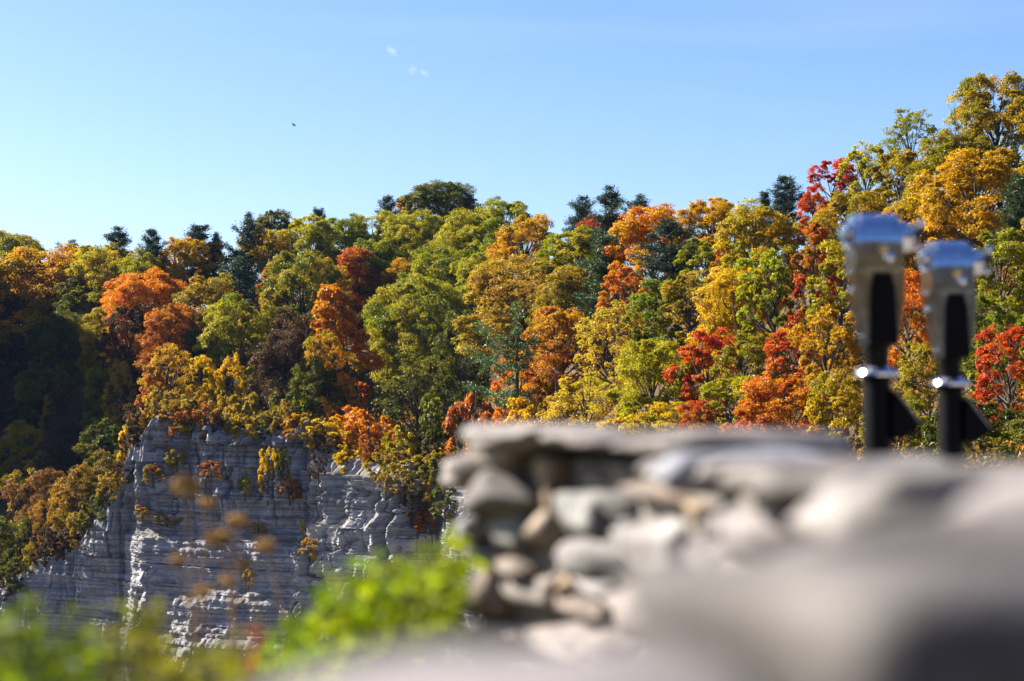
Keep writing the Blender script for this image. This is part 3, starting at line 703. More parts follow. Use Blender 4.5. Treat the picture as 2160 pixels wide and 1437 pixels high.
def pine(seed, W, H, tiers, sparse=False):
    g = np.random.default_rng(seed)
    mb = MB(); r0 = W * 0.028 + 0.05
    bx, by = g.normal(0, .02) * H, g.normal(0, .02) * H
    tp = [Vector((0, 0, -0.35 * H)), Vector((0, 0, 0)), Vector((bx * .5, by * .5, 0.6 * H)), Vector((bx, by, 1.2 * H))]
    mb.tube(tp, [r0 * 1.2, r0, r0 * .7, r0 * .08], 7)
    Ps, Ns, Ts, Vs = [], [], [], []
    for i in range(tiers):
        t = (i + g.uniform(0.2, 0.8)) / tiers
        zc = H * (0.22 + 0.96 * t + g.normal(0, .02)) if not sparse else H * (0.16 + 1.0 * t)
        Lmax = W / 2 * (1 - t ** 2.0) ** 0.75 * g.uniform(0.5, 1.2) + 0.05 * W
        if t < 0.2: Lmax *= 0.6 + 2 * t
        nb = g.integers(2, 6) if not sparse else g.integers(2, 5)
        a0 = g.random() * 6.28
        for b in range(nb):
            a = a0 + b * 6.283 / nb + g.normal(0, .3)
            L = Lmax * g.uniform(0.4, 1.2)
            if sparse: L *= (1.25 if math.cos(a) < 0 else 0.6)
            if L < 0.25: L = 0.25
            up = 0.12 + 0.5 * t + g.normal(0, .06)
            p0 = Vector((bx * min(1, t), by * min(1, t), zc)); hd = Vector((math.cos(a), math.sin(a), 0))
            p1 = p0 + hd * L * .55 + Vector((0, 0, L * (up - .08) * .5)); p2 = p0 + hd * L + Vector((0, 0, L * up))
            mb.tube([p0, p1, p2], [r0 * .22, r0 * .12, r0 * .03], 4, False)
            crand = g.random()
            ntw = int(6 + L * (5.0 if not sparse else 4.0))
            for s in range(ntw):
                f = g.uniform(0.18 if not sparse else 0.4, 1.03); pp = np.array(p0.lerp(p1, f / .55) if f < .55 else p1.lerp(p2, (f - .55) / .45))
                side = np.array([-hd.y, hd.x, 0]) * g.normal(0, .24) * L * (1.1 - .5 * f)
                n = 13
                q = pp + side + g.normal(0, 1, (n, 3)) * np.array([.28, .28, .2])
                T = np.array(hd) * 0.7 + side * 1.2 / max(L, .1) + np.array([0, 0, .45]) + g.normal(0, .55, (n, 3))
                Ps.append(q); Ts.append(T); Ns.append(np.array([0, 0, .8]) + g.normal(0, .5, (n, 3)))
                Vs.append(np.stack([g.random(n), np.full(n, crand), g.random(n), np.ones(n)], 1))
    P = np.concatenate(Ps); N = np.concatenate(Ns); T = np.concatenate(Ts); Va = np.concatenate(Vs)
    cm = leaf_quads('crown', P, N, g.uniform(.3, .6, len(P)), g.uniform(.16, .3, (len(P), 1)), Va, M_NEEDLE, T, 0.05)
    return cm, mb.mesh('trunk', M_BARK, True)

PROTO = {
 'Q':  [(4.5, 3.4) + broad(5 + i, 4.5, 3.4, 0.20, 16, 9, 44, zf=0.02) for i in range(4)],
 'Bs': [(6.0, 6.5) + broad(10 + i, 6.0, 6.5, 0.19, 26, 11, 60) for i in range(4)],
 'Bm': [(10.0, 10.0) + broad(20 + i, 10.0, 10.0, 0.225, 44, 13, 84) for i in range(5)],
 'Bl': [(14.0, 12.5) + broad(30 + i, 14.0, 12.5, 0.24, 66, 14, 98) for i in range(4)],
 'N':  [(6.5, 11.0) + broad(40 + i, 6.5, 11.0, 0.21, 40, 12, 68, 'N') for i in range(3)],
 'D':  [(8.0, 9.0) + broad(50 + i, 8.0, 9.0, 0.2, 34, 10, 38) for i in range(4)],
 'P':  [(6.6, 10.0) + pine(60 + i, 6.6, 10.0, 19) for i in range(5)],
 'S':  [(8.0, 8.5) + pine(70, 8.0, 8.5, 8, True)],
}
NAMES = {'B': 'broadleaf_tree', 'N': 'narrow_tree', 'D': 'open_tree', 'P': 'pine_tree', 'S': 'layered_pine'}
cnt = 0
BEHIND = [(-38, -14, 15), (-27, -22, 17), (-17, -15, 14), (-8, -24, 18), (2, -17, 15), (11, -25, 18), (19, -14, 15), (29, -20, 17), (40, -12, 16), (26, -4, 14), (38, 6, 15), (-50, -24, 17), (52, -4, 16), (46, 22, 17), (30, 30, 15)]
for i, (x, y, h) in enumerate(BEHIND):
    rows.append(dict(k='B', c=['brown', 'shaded_rust', 'dull', 'brown', 'tan'][i % 5], x=x, d=y, wm=9.5, hc=h * .55, zt=h * .62, bot=999, top=0, w=999, lab='tree standing behind the overlook out of the picture', grp='trees behind the overlook'))
for r in rows:
    k = r['k']
    if 'bush' in r['lab']: k = 'Q'
    elif k == 'B': k = 'Bs' if r['wm'] < 7.4 else ('Bm' if r['wm'] < 11.6 else 'Bl')
    lst = PROTO[k]; W, H, cm, tm = lst[cnt % len(lst)]; cnt += 1
    t = empty(NAMES[r['k']], (r['x'], r['d'], r['zt'] - r['hc'] * 1.22))
    sc = r['wm'] / W
    t.scale = (sc, sc, r['hc'] / H)
    t.rotation_euler = (0, 0, 0) if r['k'] == 'S' else (rng.normal(0, .06), rng.normal(0, .06), rng.random() * 6.28)
    small = r['bot'] - r['top'] < 110 and r['w'] < 100
    tag(t, r['lab'], 'bush' if 'bush' in r['lab'] else ('pine' if r['k'] in 'PS' else 'tree'), r['grp'])
    c = link('crown', cm, t); tr = link('trunk', tm, t)
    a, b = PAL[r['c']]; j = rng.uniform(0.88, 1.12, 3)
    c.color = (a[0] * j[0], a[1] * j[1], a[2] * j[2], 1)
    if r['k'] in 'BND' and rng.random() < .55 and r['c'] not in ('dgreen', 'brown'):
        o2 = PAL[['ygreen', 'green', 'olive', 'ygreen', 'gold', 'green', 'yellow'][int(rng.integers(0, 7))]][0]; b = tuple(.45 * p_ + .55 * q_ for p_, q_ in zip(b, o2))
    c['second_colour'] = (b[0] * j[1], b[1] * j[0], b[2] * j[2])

# undergrowth: low leaf clumps over the forest floor
n = 12000; n_slope = 5000
px = rng.uniform(-150, 2300, n); tt = rng.random(n) ** 1.1 * 105
dd = np.interp(px, [a for a, b in RIM_D], [b for a, b in RIM_D]) + tt + 1.0
ux = (px - 1080) / F * 1.0021 * dd
uz = np.zeros(n)
ii = np.clip(np.searchsorted(PXS, px), 1, len(PXS) - 1)
for j in range(n):
    uz[j] = np.interp(tt[j] + 1, TS, TZ[ii[j]])
# and over the wooded slope that takes the cliff's place further right
_sl = np.where((np.repeat(PXC, NZ) > 1150) & (np.repeat(PXC, NZ) < 2300))[0]
_pk = _cp[rng.choice(_sl, n_slope)]
ux = np.concatenate([ux, _pk[:, 0]]); dd = np.concatenate([dd, _pk[:, 1]]); uz = np.concatenate([uz, _pk[:, 2] - .2]); n = n + n_slope
m_ = 16
base = np.stack([ux, dd, uz], 1)[:, None, :]
hgt = rng.uniform(.6, 3.6, (n, 1, 1))
P = base + rng.normal(0, 1, (n, m_, 3)) * np.array([.8, .8, .0]) + np.concatenate([np.zeros((n, m_, 2)), rng.random((n, m_, 1)) * hgt], 2)
P = P.reshape(-1, 3)
Va = np.stack([rng.random(len(P)), np.repeat(rng.random(n), m_), rng.random(len(P)), np.ones(len(P))], 1)
me = leaf_quads('undergrowth', P, rng.normal(0, .6, (len(P), 3)) + np.array([0, 0, .7]), rng.uniform(.25, .5, len(P)), rng.uniform(.5, .8, (len(P), 1)), Va, M_LEAF)
o = link('undergrowth', me); o.color = (.10, .075, .012, 1); o['second_colour'] = (.2, .095, .012)
tag(o, 'low olive and rusty undergrowth covering the forest floor', 'undergrowth', kind='stuff')

# shrubs on the cliff ledges; dark ones beside the wall added for shading
SHRUB = [(560, 1030, 46, 90, 'yellow', 'slim bright yellow shrub growing on the cliff face'), (597, 1005, 34, 60, 'dgreen', 'dark green shrub on the cliff face above the yellow one'),
 (640, 1125, 26, 36, 'yellow', 'small yellow shrub low on the cliff above the green bush'), (655, 1165, 44, 40, 'gold', 'golden shrub just behind the top of the green bush'),
 (320, 1012, 50, 36, 'tan', 'tan shrub on the shaded upper left of the cliff'), (322, 990, 22, 16, 'crimson', 'tiny red shrub at the upper left of the cliff'),
 (378, 975, 50, 40, 'olive', 'olive shrub on a ledge under the cliff peak'), (440, 1000, 56, 34, 'rust', 'reddish shrub on the ledge in the middle of the cliff'),
 (520, 1035, 36, 40, 'ygreen', 'yellow green shrub left of the slim yellow shrub'), (615, 1050, 50, 46, 'rust', 'rusty shrub in the cleft right of the slim yellow shrub'),
 (668, 1000, 40, 50, 'brown', 'brown shrub under the spilling orange bush'), (850, 1035, 56, 50, 'tan', 'tan shrub on the right part of the cliff'),
 (895, 1060, 60, 60, 'olive', 'olive shrub on the cliff beside the wall'), (305, 1090, 40, 26, 'gold', 'gold shrub at the left end of the long ledge'),
 (350, 1100, 60, 22, 'tan', 'low tan scrub on the long ledge'), (545, 1115, 36, 26, 'gold', 'gold shrub on the long ledge below the slim yellow shrub'),
 (520, 1230, 30, 34, 'yellow', 'small yellow shrub far down the cliff'), (900, 1110, 60, 50, 'rust', 'rusty shrub low on the cliff beside the wall'),
 (872, 1090, 66, 60, 'brown', 'dull brown shrub on the cliff above the green bush'), (935, 1085, 70, 70, 'dgreen', 'black green shrub in the dark corner beside the wall'), (815, 1030, 44, 40, 'tan', 'tan shrub under the cliff edge right of the orange bush'),
 (930, 1010, 70, 60, 'dgreen', 'dark shrub on the cliff right beside the wall end')]
for i, (px, row, w, h, c, lab) in enumerate(SHRUB):
    p = on_cliff(px, row); d = p.y
    W, H, cm, tm = PROTO['Q'][i % 4]
    t = empty('cliff_shrub', (p.x, d - 0.3, p.z - 0.3)); t.scale = (w / F * d / W, w / F * d / W, h / F * d / H)
    t.rotation_euler = (0, 0, rng.random() * 6.28)
    tag(t, lab, 'shrub')
    cr = link('crown', cm, t); link('trunk', tm, t)
    a, b = PAL[c]; cr.color = (*a, 1); cr['second_colour'] = b

RIMB = [(272, 950), (292, 925), (312, 905), (332, 890), (366, 888), (384, 900), (404, 905), (440, 912), (452, 925), (486, 915), (505, 930), (548, 915), (566, 925), (590, 918), (612, 930), (634, 915), (662, 925), (684, 940), (702, 950), (724, 965), (748, 985), (775, 990),
        (806, 1005), (828, 1010), (858, 1005), (880, 1020), (905, 1015), (930, 1020), (262, 1010), (240, 1045), (222, 1085), (200, 1110), (178, 1140), (150, 1155), (120, 1170), (95, 1185), (65, 1205), (38, 1230), (12, 1250), (-15, 1270)]
for i, (px, row) in enumerate(RIMB):
    d = rim_d(px) - rng.uniform(.0, 1.2); w = rng.uniform(46, 92); h = rng.uniform(40, 84); p = at(px, row + 8, d)
    W, H, cm, tm = PROTO['Q'][i % 4]
    t = empty('rim_bush', p); t.scale = (w / F * d / W, w / F * d / W, h / F * d / H); t.rotation_euler = (rng.normal(0, .2), rng.normal(0, .2), rng.random() * 6.28)
    cr = link('crown', cm, t); link('trunk', tm, t)
    rc = (['tan', 'olive', 'gold', 'brown', 'dgreen', 'olive', 'rust', 'tan', 'yellow'] if px > 290 else ['olive', 'brown', 'dgreen', 'olive', 'tan', 'brown', 'dgreen', 'olive', 'rust'])[int(rng.integers(0, 9))]; a, b = PAL[rc]
    ORD = sorted(q_[0] for q_ in RIMB); k_ = ORD.index(px)
    cn = {'tan': 'tan', 'olive': 'olive', 'gold': 'golden', 'brown': 'brown', 'dgreen': 'dark green', 'rust': 'rusty', 'yellow': 'yellow'}[rc]
    tag(t, f'small {cn} bush fringing the cliff rim, {ordinal(k_ + 1)} from the left picture edge', 'bush', 'bushes fringing the cliff rim')
    cr.color = (*a, 1); cr['second_colour'] = b

# ------------------------------------------------------------------ overlook: floor, bank, wall
def bank_z(x, y):
    # level round the wall, dropping into the gorge to the left and ahead
    e = np.maximum(np.maximum(-(x + 2.2) * 0.9, (y - 4.6) * 1.0 - np.maximum(0, x + 0.1) * 6), 0)
    return -np.minimum(e * 0.75 + e * e * 0.05, 46.5)
gx = np.concatenate([np.arange(-60, -8, 4), np.arange(-8, 6, .3), np.arange(6, 41, 4)]); gy = np.concatenate([np.arange(-30, -2, 4), np.arange(-2, 12, .3), np.arange(12, 70, 4)])
GX, GY = np.meshgrid(gx, gy, indexing='ij')
GZ = bank_z(GX, GY) + 0.03 * fbm(GX * 1.3, GY * 1.3)
o = link('ground', mesh_np('ground', np.stack([GX, GY, GZ], -1).reshape(-1, 3), grid_faces(*GX.shape), M_FLOOR, True)); tag(o, kind='structure')

def catmull(P, n=14):
    P = [Vector(p) for p in P]; out = []
    Q = [P[0] * 2 - P[1]] + P + [P[-1] * 2 - P[-2]]
    for i in range(1, len(Q) - 2):
        for k in range(n):
            t = k / n; a, b, c, d = Q[i-1], Q[i], Q[i+1], Q[i+2]
            out.append(0.5 * ((2*b) + (c-a)*t + (2*a-5*b+4*c-d)*t*t + (3*b-a-3*c+d)*t**3))
    out.append(P[-1]); return out
def wp(px, d, row): p = at(px, row, d); return (p.x, p.y, p.z)
MAINP = [wp(978, 3.8, 897), wp(1200, 3.55, 905), wp(1430, 3.05, 932), wp(1570, 2.6, 972), wp(1760, 2.2, 1000), wp(1950, 1.9, 1012), wp(2150, 1.6, 1030), (.43, 1.30, CZ - .05), (.27, 1.08, CZ - .07), (.08, .95, CZ - .092), (-.07, .90, CZ - .095)]
RETP = [(wp(965, 3.8, 940)[0] + .05, 3.95, CZ + .03), (.02, 6.0, CZ + .01), (.7, 9.2, CZ - .01), (1.8, 10.2, CZ - .03), (3.4, 10.6, CZ - .03)]

def blob(seed, n=7, ex=0.55, amp=0.09):
    """rounded block filling the cube -0.5..0.5"""
    g = np.random.default_rng(seed); V = []; Fq = []
    t = np.linspace(-1, 1, n)
    for ax in range(3):
        for sg in (-1, 1):
            b0 = len(V)
            for a in t:
                for b in t:
                    p = [0, 0, 0]; p[ax] = sg; p[(ax + 1) % 3] = a; p[(ax + 2) % 3] = b
                    V.append(p)
            for i in range(n - 1):
                for j in range(n - 1):
                    q = [b0 + i * n + j, b0 + (i + 1) * n + j, b0 + (i + 1) * n + j + 1, b0 + i * n + j + 1]
                    Fq.append(q if sg > 0 else q[::-1])
    V = np.array(V, float)
    s = unit(V); k = 1.0 / (np.abs(s) ** (2 / ex)).sum(1) ** (ex / 2)
    V = s * k[:, None]
    o = g.random(3) * 50
    V *= (1 + amp * fbm(V[:, 0] * 1.1 + o[0], V[:, 1] * 1.1 + o[1], V[:, 2] * 1.1 + o[2], 3))[:, None]
    # a chipped plane or two
    for _ in range(7):
        d = unit(g.normal(size=3)); h = g.uniform(.62, .92); e = V @ d - h
        V -= np.where(e > 0, e, 0)[:, None] * d * 0.85
    V *= 0.5
    # weld
    key = np.round(V, 5); uq, inv = np.unique(key, axis=0, return_inverse=True)
    return mesh_np('stone', uq, inv.ravel()[np.array(Fq)], M_STONE, True)
STONES = [blob(100 + i, 8, 0.36 + 0.06 * (i % 4), 0.16) for i in range(12)]
CAPS = [blob(140 + i, 10, 0.3, 0.13) for i in range(8)]
STCOL = [tuple(k_ * x for k_, x in zip((.42, .40, .405), c)) for c in [(.30, .275, .25), (.36, .33, .30), (.26, .24, .225), (.42, .40, .37), (.20, .185, .175), (.46, .36, .24), (.33, .31, .30), (.48, .46, .44), (.24, .23, .22), (.40, .34, .27)]]
wall = empty('stone_wall', (0.4, 3.5, 0))
tag(wall, 'rubble stone parapet wall curving from the foreground round the overlook', 'wall')
def wchild(name, me, loc, tang, scale, colr, tilt=0.0, roll=0.0):
    o = bpy.data.objects.new(name, me); col.objects.link(o); o.parent = wall
    o.location = Vector(loc) - wall.location
    o.rotation_euler = (tilt, roll, math.atan2(tang.y, tang.x)); o.scale = scale
    o.color = (*colr, 1)
    return o
g = random.Random(5)
def build_wall(P, thick, visible, courses, smin, smax, back):
    C = catmull(P, 14)
    S = [0.0]
    for a, b in zip(C, C[1:]): S.append(S[-1] + (Vector((b.x, b.y)) - Vector((a.x, a.y))).length)
    def pt(s):
        s = max(0, min(S[-1], s)); i = min(len(S) - 2, int(np.searchsorted(S, s, 'right')) - 1)
        f = (s - S[i]) / max(1e-6, S[i+1] - S[i]); p = C[i].lerp(C[i+1], f)
        t = C[min(i + 2, len(C) - 1)] - C[max(i - 1, 0)]; t.z = 0; t.normalize()
        return p, t
    cap_t = 0.09
    # mortar core
    mb = MB(); n = len(C); b0 = 0
    for s in S:
        p, t = pt(s); nl = Vector((-t.y, t.x, 0))
        for off, z in ((.05, -.25), (.05, p.z - .06), (thick - .05, p.z - .06), (thick - .05, -.25)):
            q = p + nl * off; mb.v.append((q.x - wall.location.x, q.y - wall.location.y, z))
    for i in range(n - 1):
        for k in range(4):
            k2 = (k + 1) % 4; mb.f.append((i*4 + k, i*4 + k2, (i+1)*4 + k2, (i+1)*4 + k))
    mb.f.append((0, 1, 2, 3)); mb.f.append(tuple((n-1)*4 + k for k in (3, 2, 1, 0)))
    co = link('mortar_core', mb.mesh('mortar_core', M_MORTAR), wall)
    # capstones
    if visible:
        caps = [(996, 1178, 896, 950, 3), (1184, 1312, 905, 955, 1), (1316, 1436, 914, 972, 0), (1438, 1492, 956, 1062, 7), (1494, 1600, 966, 1050, 6), (1602, 1750, 980, 1075, 0)]
    else: caps = []
    SPX = [(1080 + F * pt(q)[0].x / pt(q)[0].y, q) for q in np.linspace(0, S[-1] * .6, 200)] if visible else []
    def s_of(px):
        return float(np.interp(px, [a for a, _ in SPX], [b for _, b in SPX]))
    s = -0.05
    for p0, p1, r0, r1, ci in caps:
        sa, sb = s_of(p0), s_of(p1); p, t = pt((sa + sb) / 2); nl = Vector((-t.y, t.x, 0))
        if p0 < 1000: sa = -.02
        zt, zb = at(p0, r0, p.y).z, at(p0, r1, p.y).z
        c = p + nl * (thick / 2 - .02); c.z = (zt + zb) / 2
        if ci == 7: STCOL_ = (.24, .25, .29)  # pale blue stands in for sun and sky light on this cap
        else: STCOL_ = STCOL[ci]
        wchild('capstone', g.choice(CAPS), c, t, ((sb - sa) * 1.04, thick + .06, (zt - zb) * 1.1), STCOL_, g.uniform(-.03, .03), g.uniform(-.05, .05))
        s = sb + .01
    s_end = min(q for q, pp in zip(S, C) if pp.y < 1.42) if visible else S[-1]
    while s < s_end:
        L = g.uniform(.3, .6); p, t = pt(s + L / 2); nl = Vector((-t.y, t.x, 0))
        th = cap_t * g.uniform(.85, 1.5)
        c = p + nl * (thick / 2 + g.uniform(-.03, .0)); c.z = p.z - th / 2 + g.uniform(-.012, .016)
        wchild('capstone', g.choice(CAPS), c, t, (L * 1.0, (thick + .10) * g.uniform(.95, 1.06), th), g.choice([STCOL[0], STCOL[1], STCOL[6], STCOL[2], STCOL[3]]), g.uniform(-.04, .04), g.uniform(-.05, .05))
        s += L + .012
    # rubble set one by one where the face is seen best: left px, right px, top row, bottom row, colour
    s_hand = -9
    if visible:
        W_, G_, B_, T_, D_, L_ = (.42, .41, .39), (.27, .27, .26), (.13, .12, .115), (.40, .30, .18), (.17, .155, .145), (.36, .32, .28)  # B_ paints the shade of recesses under caps and in gaps
        for p0, p1, r0, r1, cc, pr in [(990, 1072, 936, 994, L_, .02), (958, 1104, 990, 1096, D_, .03), (1106, 1166, 968, 1074, T_, .01), (1176, 1250, 962, 1034, G_, -.03), (1164, 1242, 1036, 1142, (.33, .34, .32), .02), (1246, 1292, 1034, 1088, G_, .0),
                (1298, 1404, 1014, 1062, (.22, .17, .13), .0), (1262, 1330, 970, 1010, B_, -.04), (1340, 1430, 976, 1012, B_, -.05), (1302, 1390, 1094, 1200, W_, .02), (1248, 1300, 1092, 1140, G_, -.01), (1012, 1082, 1086, 1172, (.33, .34, .31), .0), (936, 1010, 1100, 1150, W_, .01),
                (1086, 1156, 1082, 1150, (.44, .36, .26), .01), (1160, 1298, 1144, 1214, (.32, .31, .30), .01), (940, 1030, 1154, 1196, G_, -.01), (1034, 1112, 1176, 1214, (.40, .33, .25), .0), (1116, 1158, 1156, 1198, B_, -.05),
                (962, 1040, 1198, 1306, (.36, .28, .21), .02), (1042, 1136, 1216, 1290, L_, .0), (1138, 1196, 1204, 1262, T_, -.01), (1198, 1262, 1218, 1264, W_, .01), (1140, 1240, 1266, 1316, (.34, .28, .24), .0), (1266, 1300, 1216, 1250, D_, -.03),
                (1284, 1426, 1232, 1336, (.37, .33, .31), .02), (1302, 1400, 1204, 1232, D_, -.02), (1060, 1220, 1314, 1400, (.38, .34, .31), .02), (934, 1056, 1308, 1400, (.35, .32, .29), .01), (1224, 1300, 1336, 1400, L_, .0), (1304, 1390, 1340, 1400, (.34, .31, .3), .01),
                (1396, 1440, 1066, 1118, T_, -.01), (1404, 1460, 1124, 1226, D_, -.02), (1462, 1546, 1148, 1222, (.30, .28, .27), .03), (1450, 1536, 1052, 1140, D_, .0), (1540, 1664, 1080, 1160, (.36, .33, .32), .02), (1430, 1520, 1230, 1300, G_, .01), (1524, 1640, 1170, 1260, L_, .02), (1430, 1530, 1304, 1400, L_, .01),
                (940, 1050, 1404, 1480, G_, 0), (1054, 1190, 1404, 1480, L_, 0), (1194, 1320, 1404, 1480, D_, 0), (1324, 1440, 1404, 1480, G_, 0)]:
            sa, sb = s_of(p0), s_of(p1); p, t = pt((sa + sb) / 2); nl = Vector((-t.y, t.x, 0))
            if p0 < 965: sa -= max(0, 965 - p0) * .6 / F * 3.8
            d = p.y; zt, zb = at(p0, r0, d).z, at(p0, r1, d).z
            dp = .14; c = p.lerp(p, 0) + nl * (dp / 2 - pr); c += t * ((sa + sb) / 2 - (s_of(p0) + s_of(p1)) / 2); c.z = (zt + zb) / 2
            wchild('stone', g.choice(STONES), c, t, ((sb - sa) * 1.12, dp, (zt - zb) * 1.14), tuple(k_ * q for k_, q in zip((.56, .535, .54), cc)), g.uniform(-.1, .1), g.uniform(-.16, .16))
            s_hand = max(s_hand, sb)
        s_hand = s_of(1540)
    # the rest in rough courses
    for side in ((0, 1) if back else (0,)):
        z = 0.0; row = 0
        while True:
            h = g.uniform(smin * .7, smin * 1.25)
            s = max(-g.uniform(0, .1), s_hand + g.uniform(0, .06)); any_ = False
            while s < S[-1]:
                w = g.uniform(smin * .6, smax); p, t = pt(s + w / 2); nl = Vector((-t.y, t.x, 0))
                if z + h * .55 < p.z - cap_t:
                    any_ = True
                    hh = min(h * g.uniform(.6, 1.5), p.z - cap_t - z + .02)
                    dp = g.uniform(.13, .17); off = g.uniform(-.03, .04) + dp / 2
                    if side: off = thick - off
                    c = p + nl * off; c.z = z + hh / 2 + g.uniform(-.03, .03)
                    if not (c.x < -0.5 and c.y < 2):
                        wchild('stone', g.choice(STONES), c, t, (w * g.uniform(.9, 1.1), dp, hh * g.uniform(.9, 1.1)), g.choice(STCOL), g.uniform(-.15, .15), g.uniform(-.3, .3))
                s += w + g.uniform(-.01, .03)
            z += h + g.uniform(0, .015); row += 1
            if not any_ or z > 1: break
build_wall(MAINP, 0.34, True, 5, .085, .16, False)
build_wall(RETP[::-1], 0.42, False, 3, .22, .42, False)
# big uneven capstones close to the lens; dark colours carry their near sides' shade
for i, (x, y, zt, L, Wd, th, rz, cc) in enumerate([(.33, 1.30, CZ - .03, .30, .34, .14, .9, STCOL[2]), (.22, .97, CZ - .042, .27, .27, .15, .35, (.075, .066, .062)), (.47, 1.12, CZ - .05, .26, .3, .16, .8, (.10, .09, .085)),
        (.0, .87, CZ - .093, .25, .28, .12, .08, STCOL[6])]):
    wchild('capstone', CAPS[(i * 3 + 1) % 8], (x, y, zt - th / 2), Vector((math.cos(rz), math.sin(rz), 0)), (L, Wd, th), cc, .02, -.03)

# paved overlook floor behind the wall
C = catmull(MAINP, 10)[:80]; Rr = catmull(RETP, 10)
poly = [(p.x + .2, p.y) for p in reversed(C)] + [(p.x + .2, p.y - .1) for p in Rr]
poly = [(0.7, -3)] + poly[8:] + [(7, 10.4), (7, -3)]
me = bpy.data.meshes.new('overlook_floor'); me.from_pydata([(x, y, 0.06) for x, y in poly], [], [list(range(len(poly)))]); me.update(); me.materials.append(M_PAVING)
o = link('overlook_floor', me); tag(o, kind='structure')

# ------------------------------------------------------------------ coin viewers
U = 7.0 / F                      # metres per photo pixel at the nearer viewer
def vx(px): return (px - 1850) * U
def vz(row): return CZ + (HOR - row) * U - 0.06
def make_viewer(label):
    t = empty('coin_viewer', (0, 0, 0.06)); tag(t, label, 'viewer', 'coin viewers on the overlook')
    # head: barrel lying left-right, round on top
    hw = 0.118; zc = vz(518)
    prof = [(hw * math.cos(a), zc + hw * math.sin(a)) for a in np.linspace(0, math.pi, 20)] + [(-hw, vz(580)), (hw, vz(580))]
    mb = MB(); mb.prism(prof, vx(1808), vx(1897), 'x'); head = link('head', mb.mesh('head', M_CHROME, True, 0.012), t)
    prof2 = [(p * 1.02, zc + (q - zc) * 1.02) for p, q in prof]
    mb = MB(); mb.prism(prof2, vx(1796), vx(1809), 'x'); link('front_rim', mb.mesh('front_rim', M_CHROME, True, 0.011), head)
    mb = MB(); mb.lathe([(.056, vx(1896)), (.056, vx(1916)), (.050, vx(1920)), (.050, vx(1930))], 28, 'x', (0, 0, vz(500))); link('eyepiece_tube', mb.mesh('eyepiece_tube', M_CHROME, True, 0.002), head)
    for yy in (-.034, .034):
        mb = MB(); mb.lathe([(.03, vx(1929)), (.033, vx(1936)), (.033, vx(1942)), (.022, vx(1943))], 22, 'x', (0, yy, vz(492))); link('eyecup', mb.mesh('eyecup', M_RUBBER, True, 0.0015), head)
    for yy in (-.036, .036):
        mb = MB(); mb.lathe([(.028, vx(1780)), (.031, vx(1783)), (.031, vx(1797))], 22, 'x', (0, yy, vz(490))); link('objective_lens', mb.mesh('objective_lens', M_CHROME, True, 0.002), head)
    mb = MB(); mb.lathe([(.010, -.137), (.019, -.134), (.019, -.116), (.012, -.112)], 20, 'y', (vx(1853), 0, vz(529))); link('pivot_bolt', mb.mesh('pivot_bolt', M_BRASS, True, 0.002), head)
    mb = MB(); mb.lathe([(.004, -.134), (.014, -.13), (.020, -.122), (.022, -.11)], 20, 'y', (vx(1866), 0, vz(549))); link('dome_cap', mb.mesh('dome_cap', M_CHROME, True), head)
    for x0, x1, rr in ((1934, 1946, 474), (1926, 1938, 524), (1776, 1796, 520)):
        mb = MB(); mb.lathe([(.010, vx(x0)), (.016, vx(x0 + 2)), (.016, vx(x1 - 2)), (.010, vx(x1))], 16, 'x', (-.05, 0, 0) and (0, -.06, vz(rr))); link('knob', mb.mesh('knob', M_CHROME, True), head)
    # yoke arms: chrome cheeks tapering downwards
    def arm(po, pi):
        mb = MB(); n = len(po)
        mb.prism([(vx(p), vz(r_)) for p, r_ in po] + [(vx(p), vz(r_)) for p, r_ in reversed(pi)], -.095, .095, 'y')
        return mb.mesh('yoke_arm', M_CHROME, True, 0.006)
    link('yoke_arm', arm([(1799, 548), (1801, 600), (1806, 645), (1816, 690), (1824, 722)], [(1840, 548), (1831, 600), (1826, 645), (1830, 690), (1833, 722)]), t)
    link('yoke_arm', arm([(1869, 548), (1875, 600), (1880, 645), (1880, 690), (1879, 722)], [(1900, 548), (1902, 600), (1900, 645), (1894, 690), (1886, 722)]), t)
    mb = MB(); mb.prism([(vx(1845), vz(562)), (vx(1868), vz(562)), (vx(1881), vz(612)), (vx(1887), vz(730)), (vx(1824), vz(730)), (vx(1829), vz(612))], -.1, .1, 'y')
    link('body', mb.mesh('body', M_BLACK, True, 0.004), t)
    for rr in (572, 610, 708):
        mb = MB(); x0 = vx({572: 1800, 610: 1802, 708: 1826}[rr]); mb.lathe([(.006, x0 - .012), (.010, x0 - .010), (.010, x0 + .004)], 14, 'x', (0, 0.02, vz(rr))); link('bolt', mb.mesh('bolt', M_CHROME, True), t)
    mb = MB(); mb.lathe([(.046, vz(786)), (.046, vz(742)), (.050, vz(738)), (.050, vz(724))], 28); link('neck', mb.mesh('neck', M_BLACK, True, 0.002), t)
    mb = MB(); mb.lathe([(.060, vz(796)), (.078, vz(795)), (.082, vz(790)), (.078, vz(785)), (.056, vz(780)), (.050, vz(776))], 36); cl = link('collar', mb.mesh('collar', M_CHROME, True), t)
    for k in range(6):
        a = k * math.pi / 3 + .3; mb = MB(); mb.lathe([(.008, vz(786)), (.008, vz(780)), (.005, vz(778))], 10, 'z', (.072 * math.cos(a), .072 * math.sin(a), 0)); link('bolt', mb.mesh('bolt', M_CHROME, True), cl)
    mb = MB(); mb.lathe([(.052, 0.0), (.052, vz(800)), (.056, vz(798)), (.056, vz(795))], 32); link('post', mb.mesh('post', M_BLACK, True), t)
    mb = MB(); mb.prism([(vx(1878), vz(822)), (vx(1934), vz(896)), (vx(1932), vz(908)), (vx(1900), vz(926)), (vx(1876), vz(928))], -.05, .05, 'y'); link('coin_box', mb.mesh('coin_box', M_BLACK, True, 0.004), t)
    mb = MB()
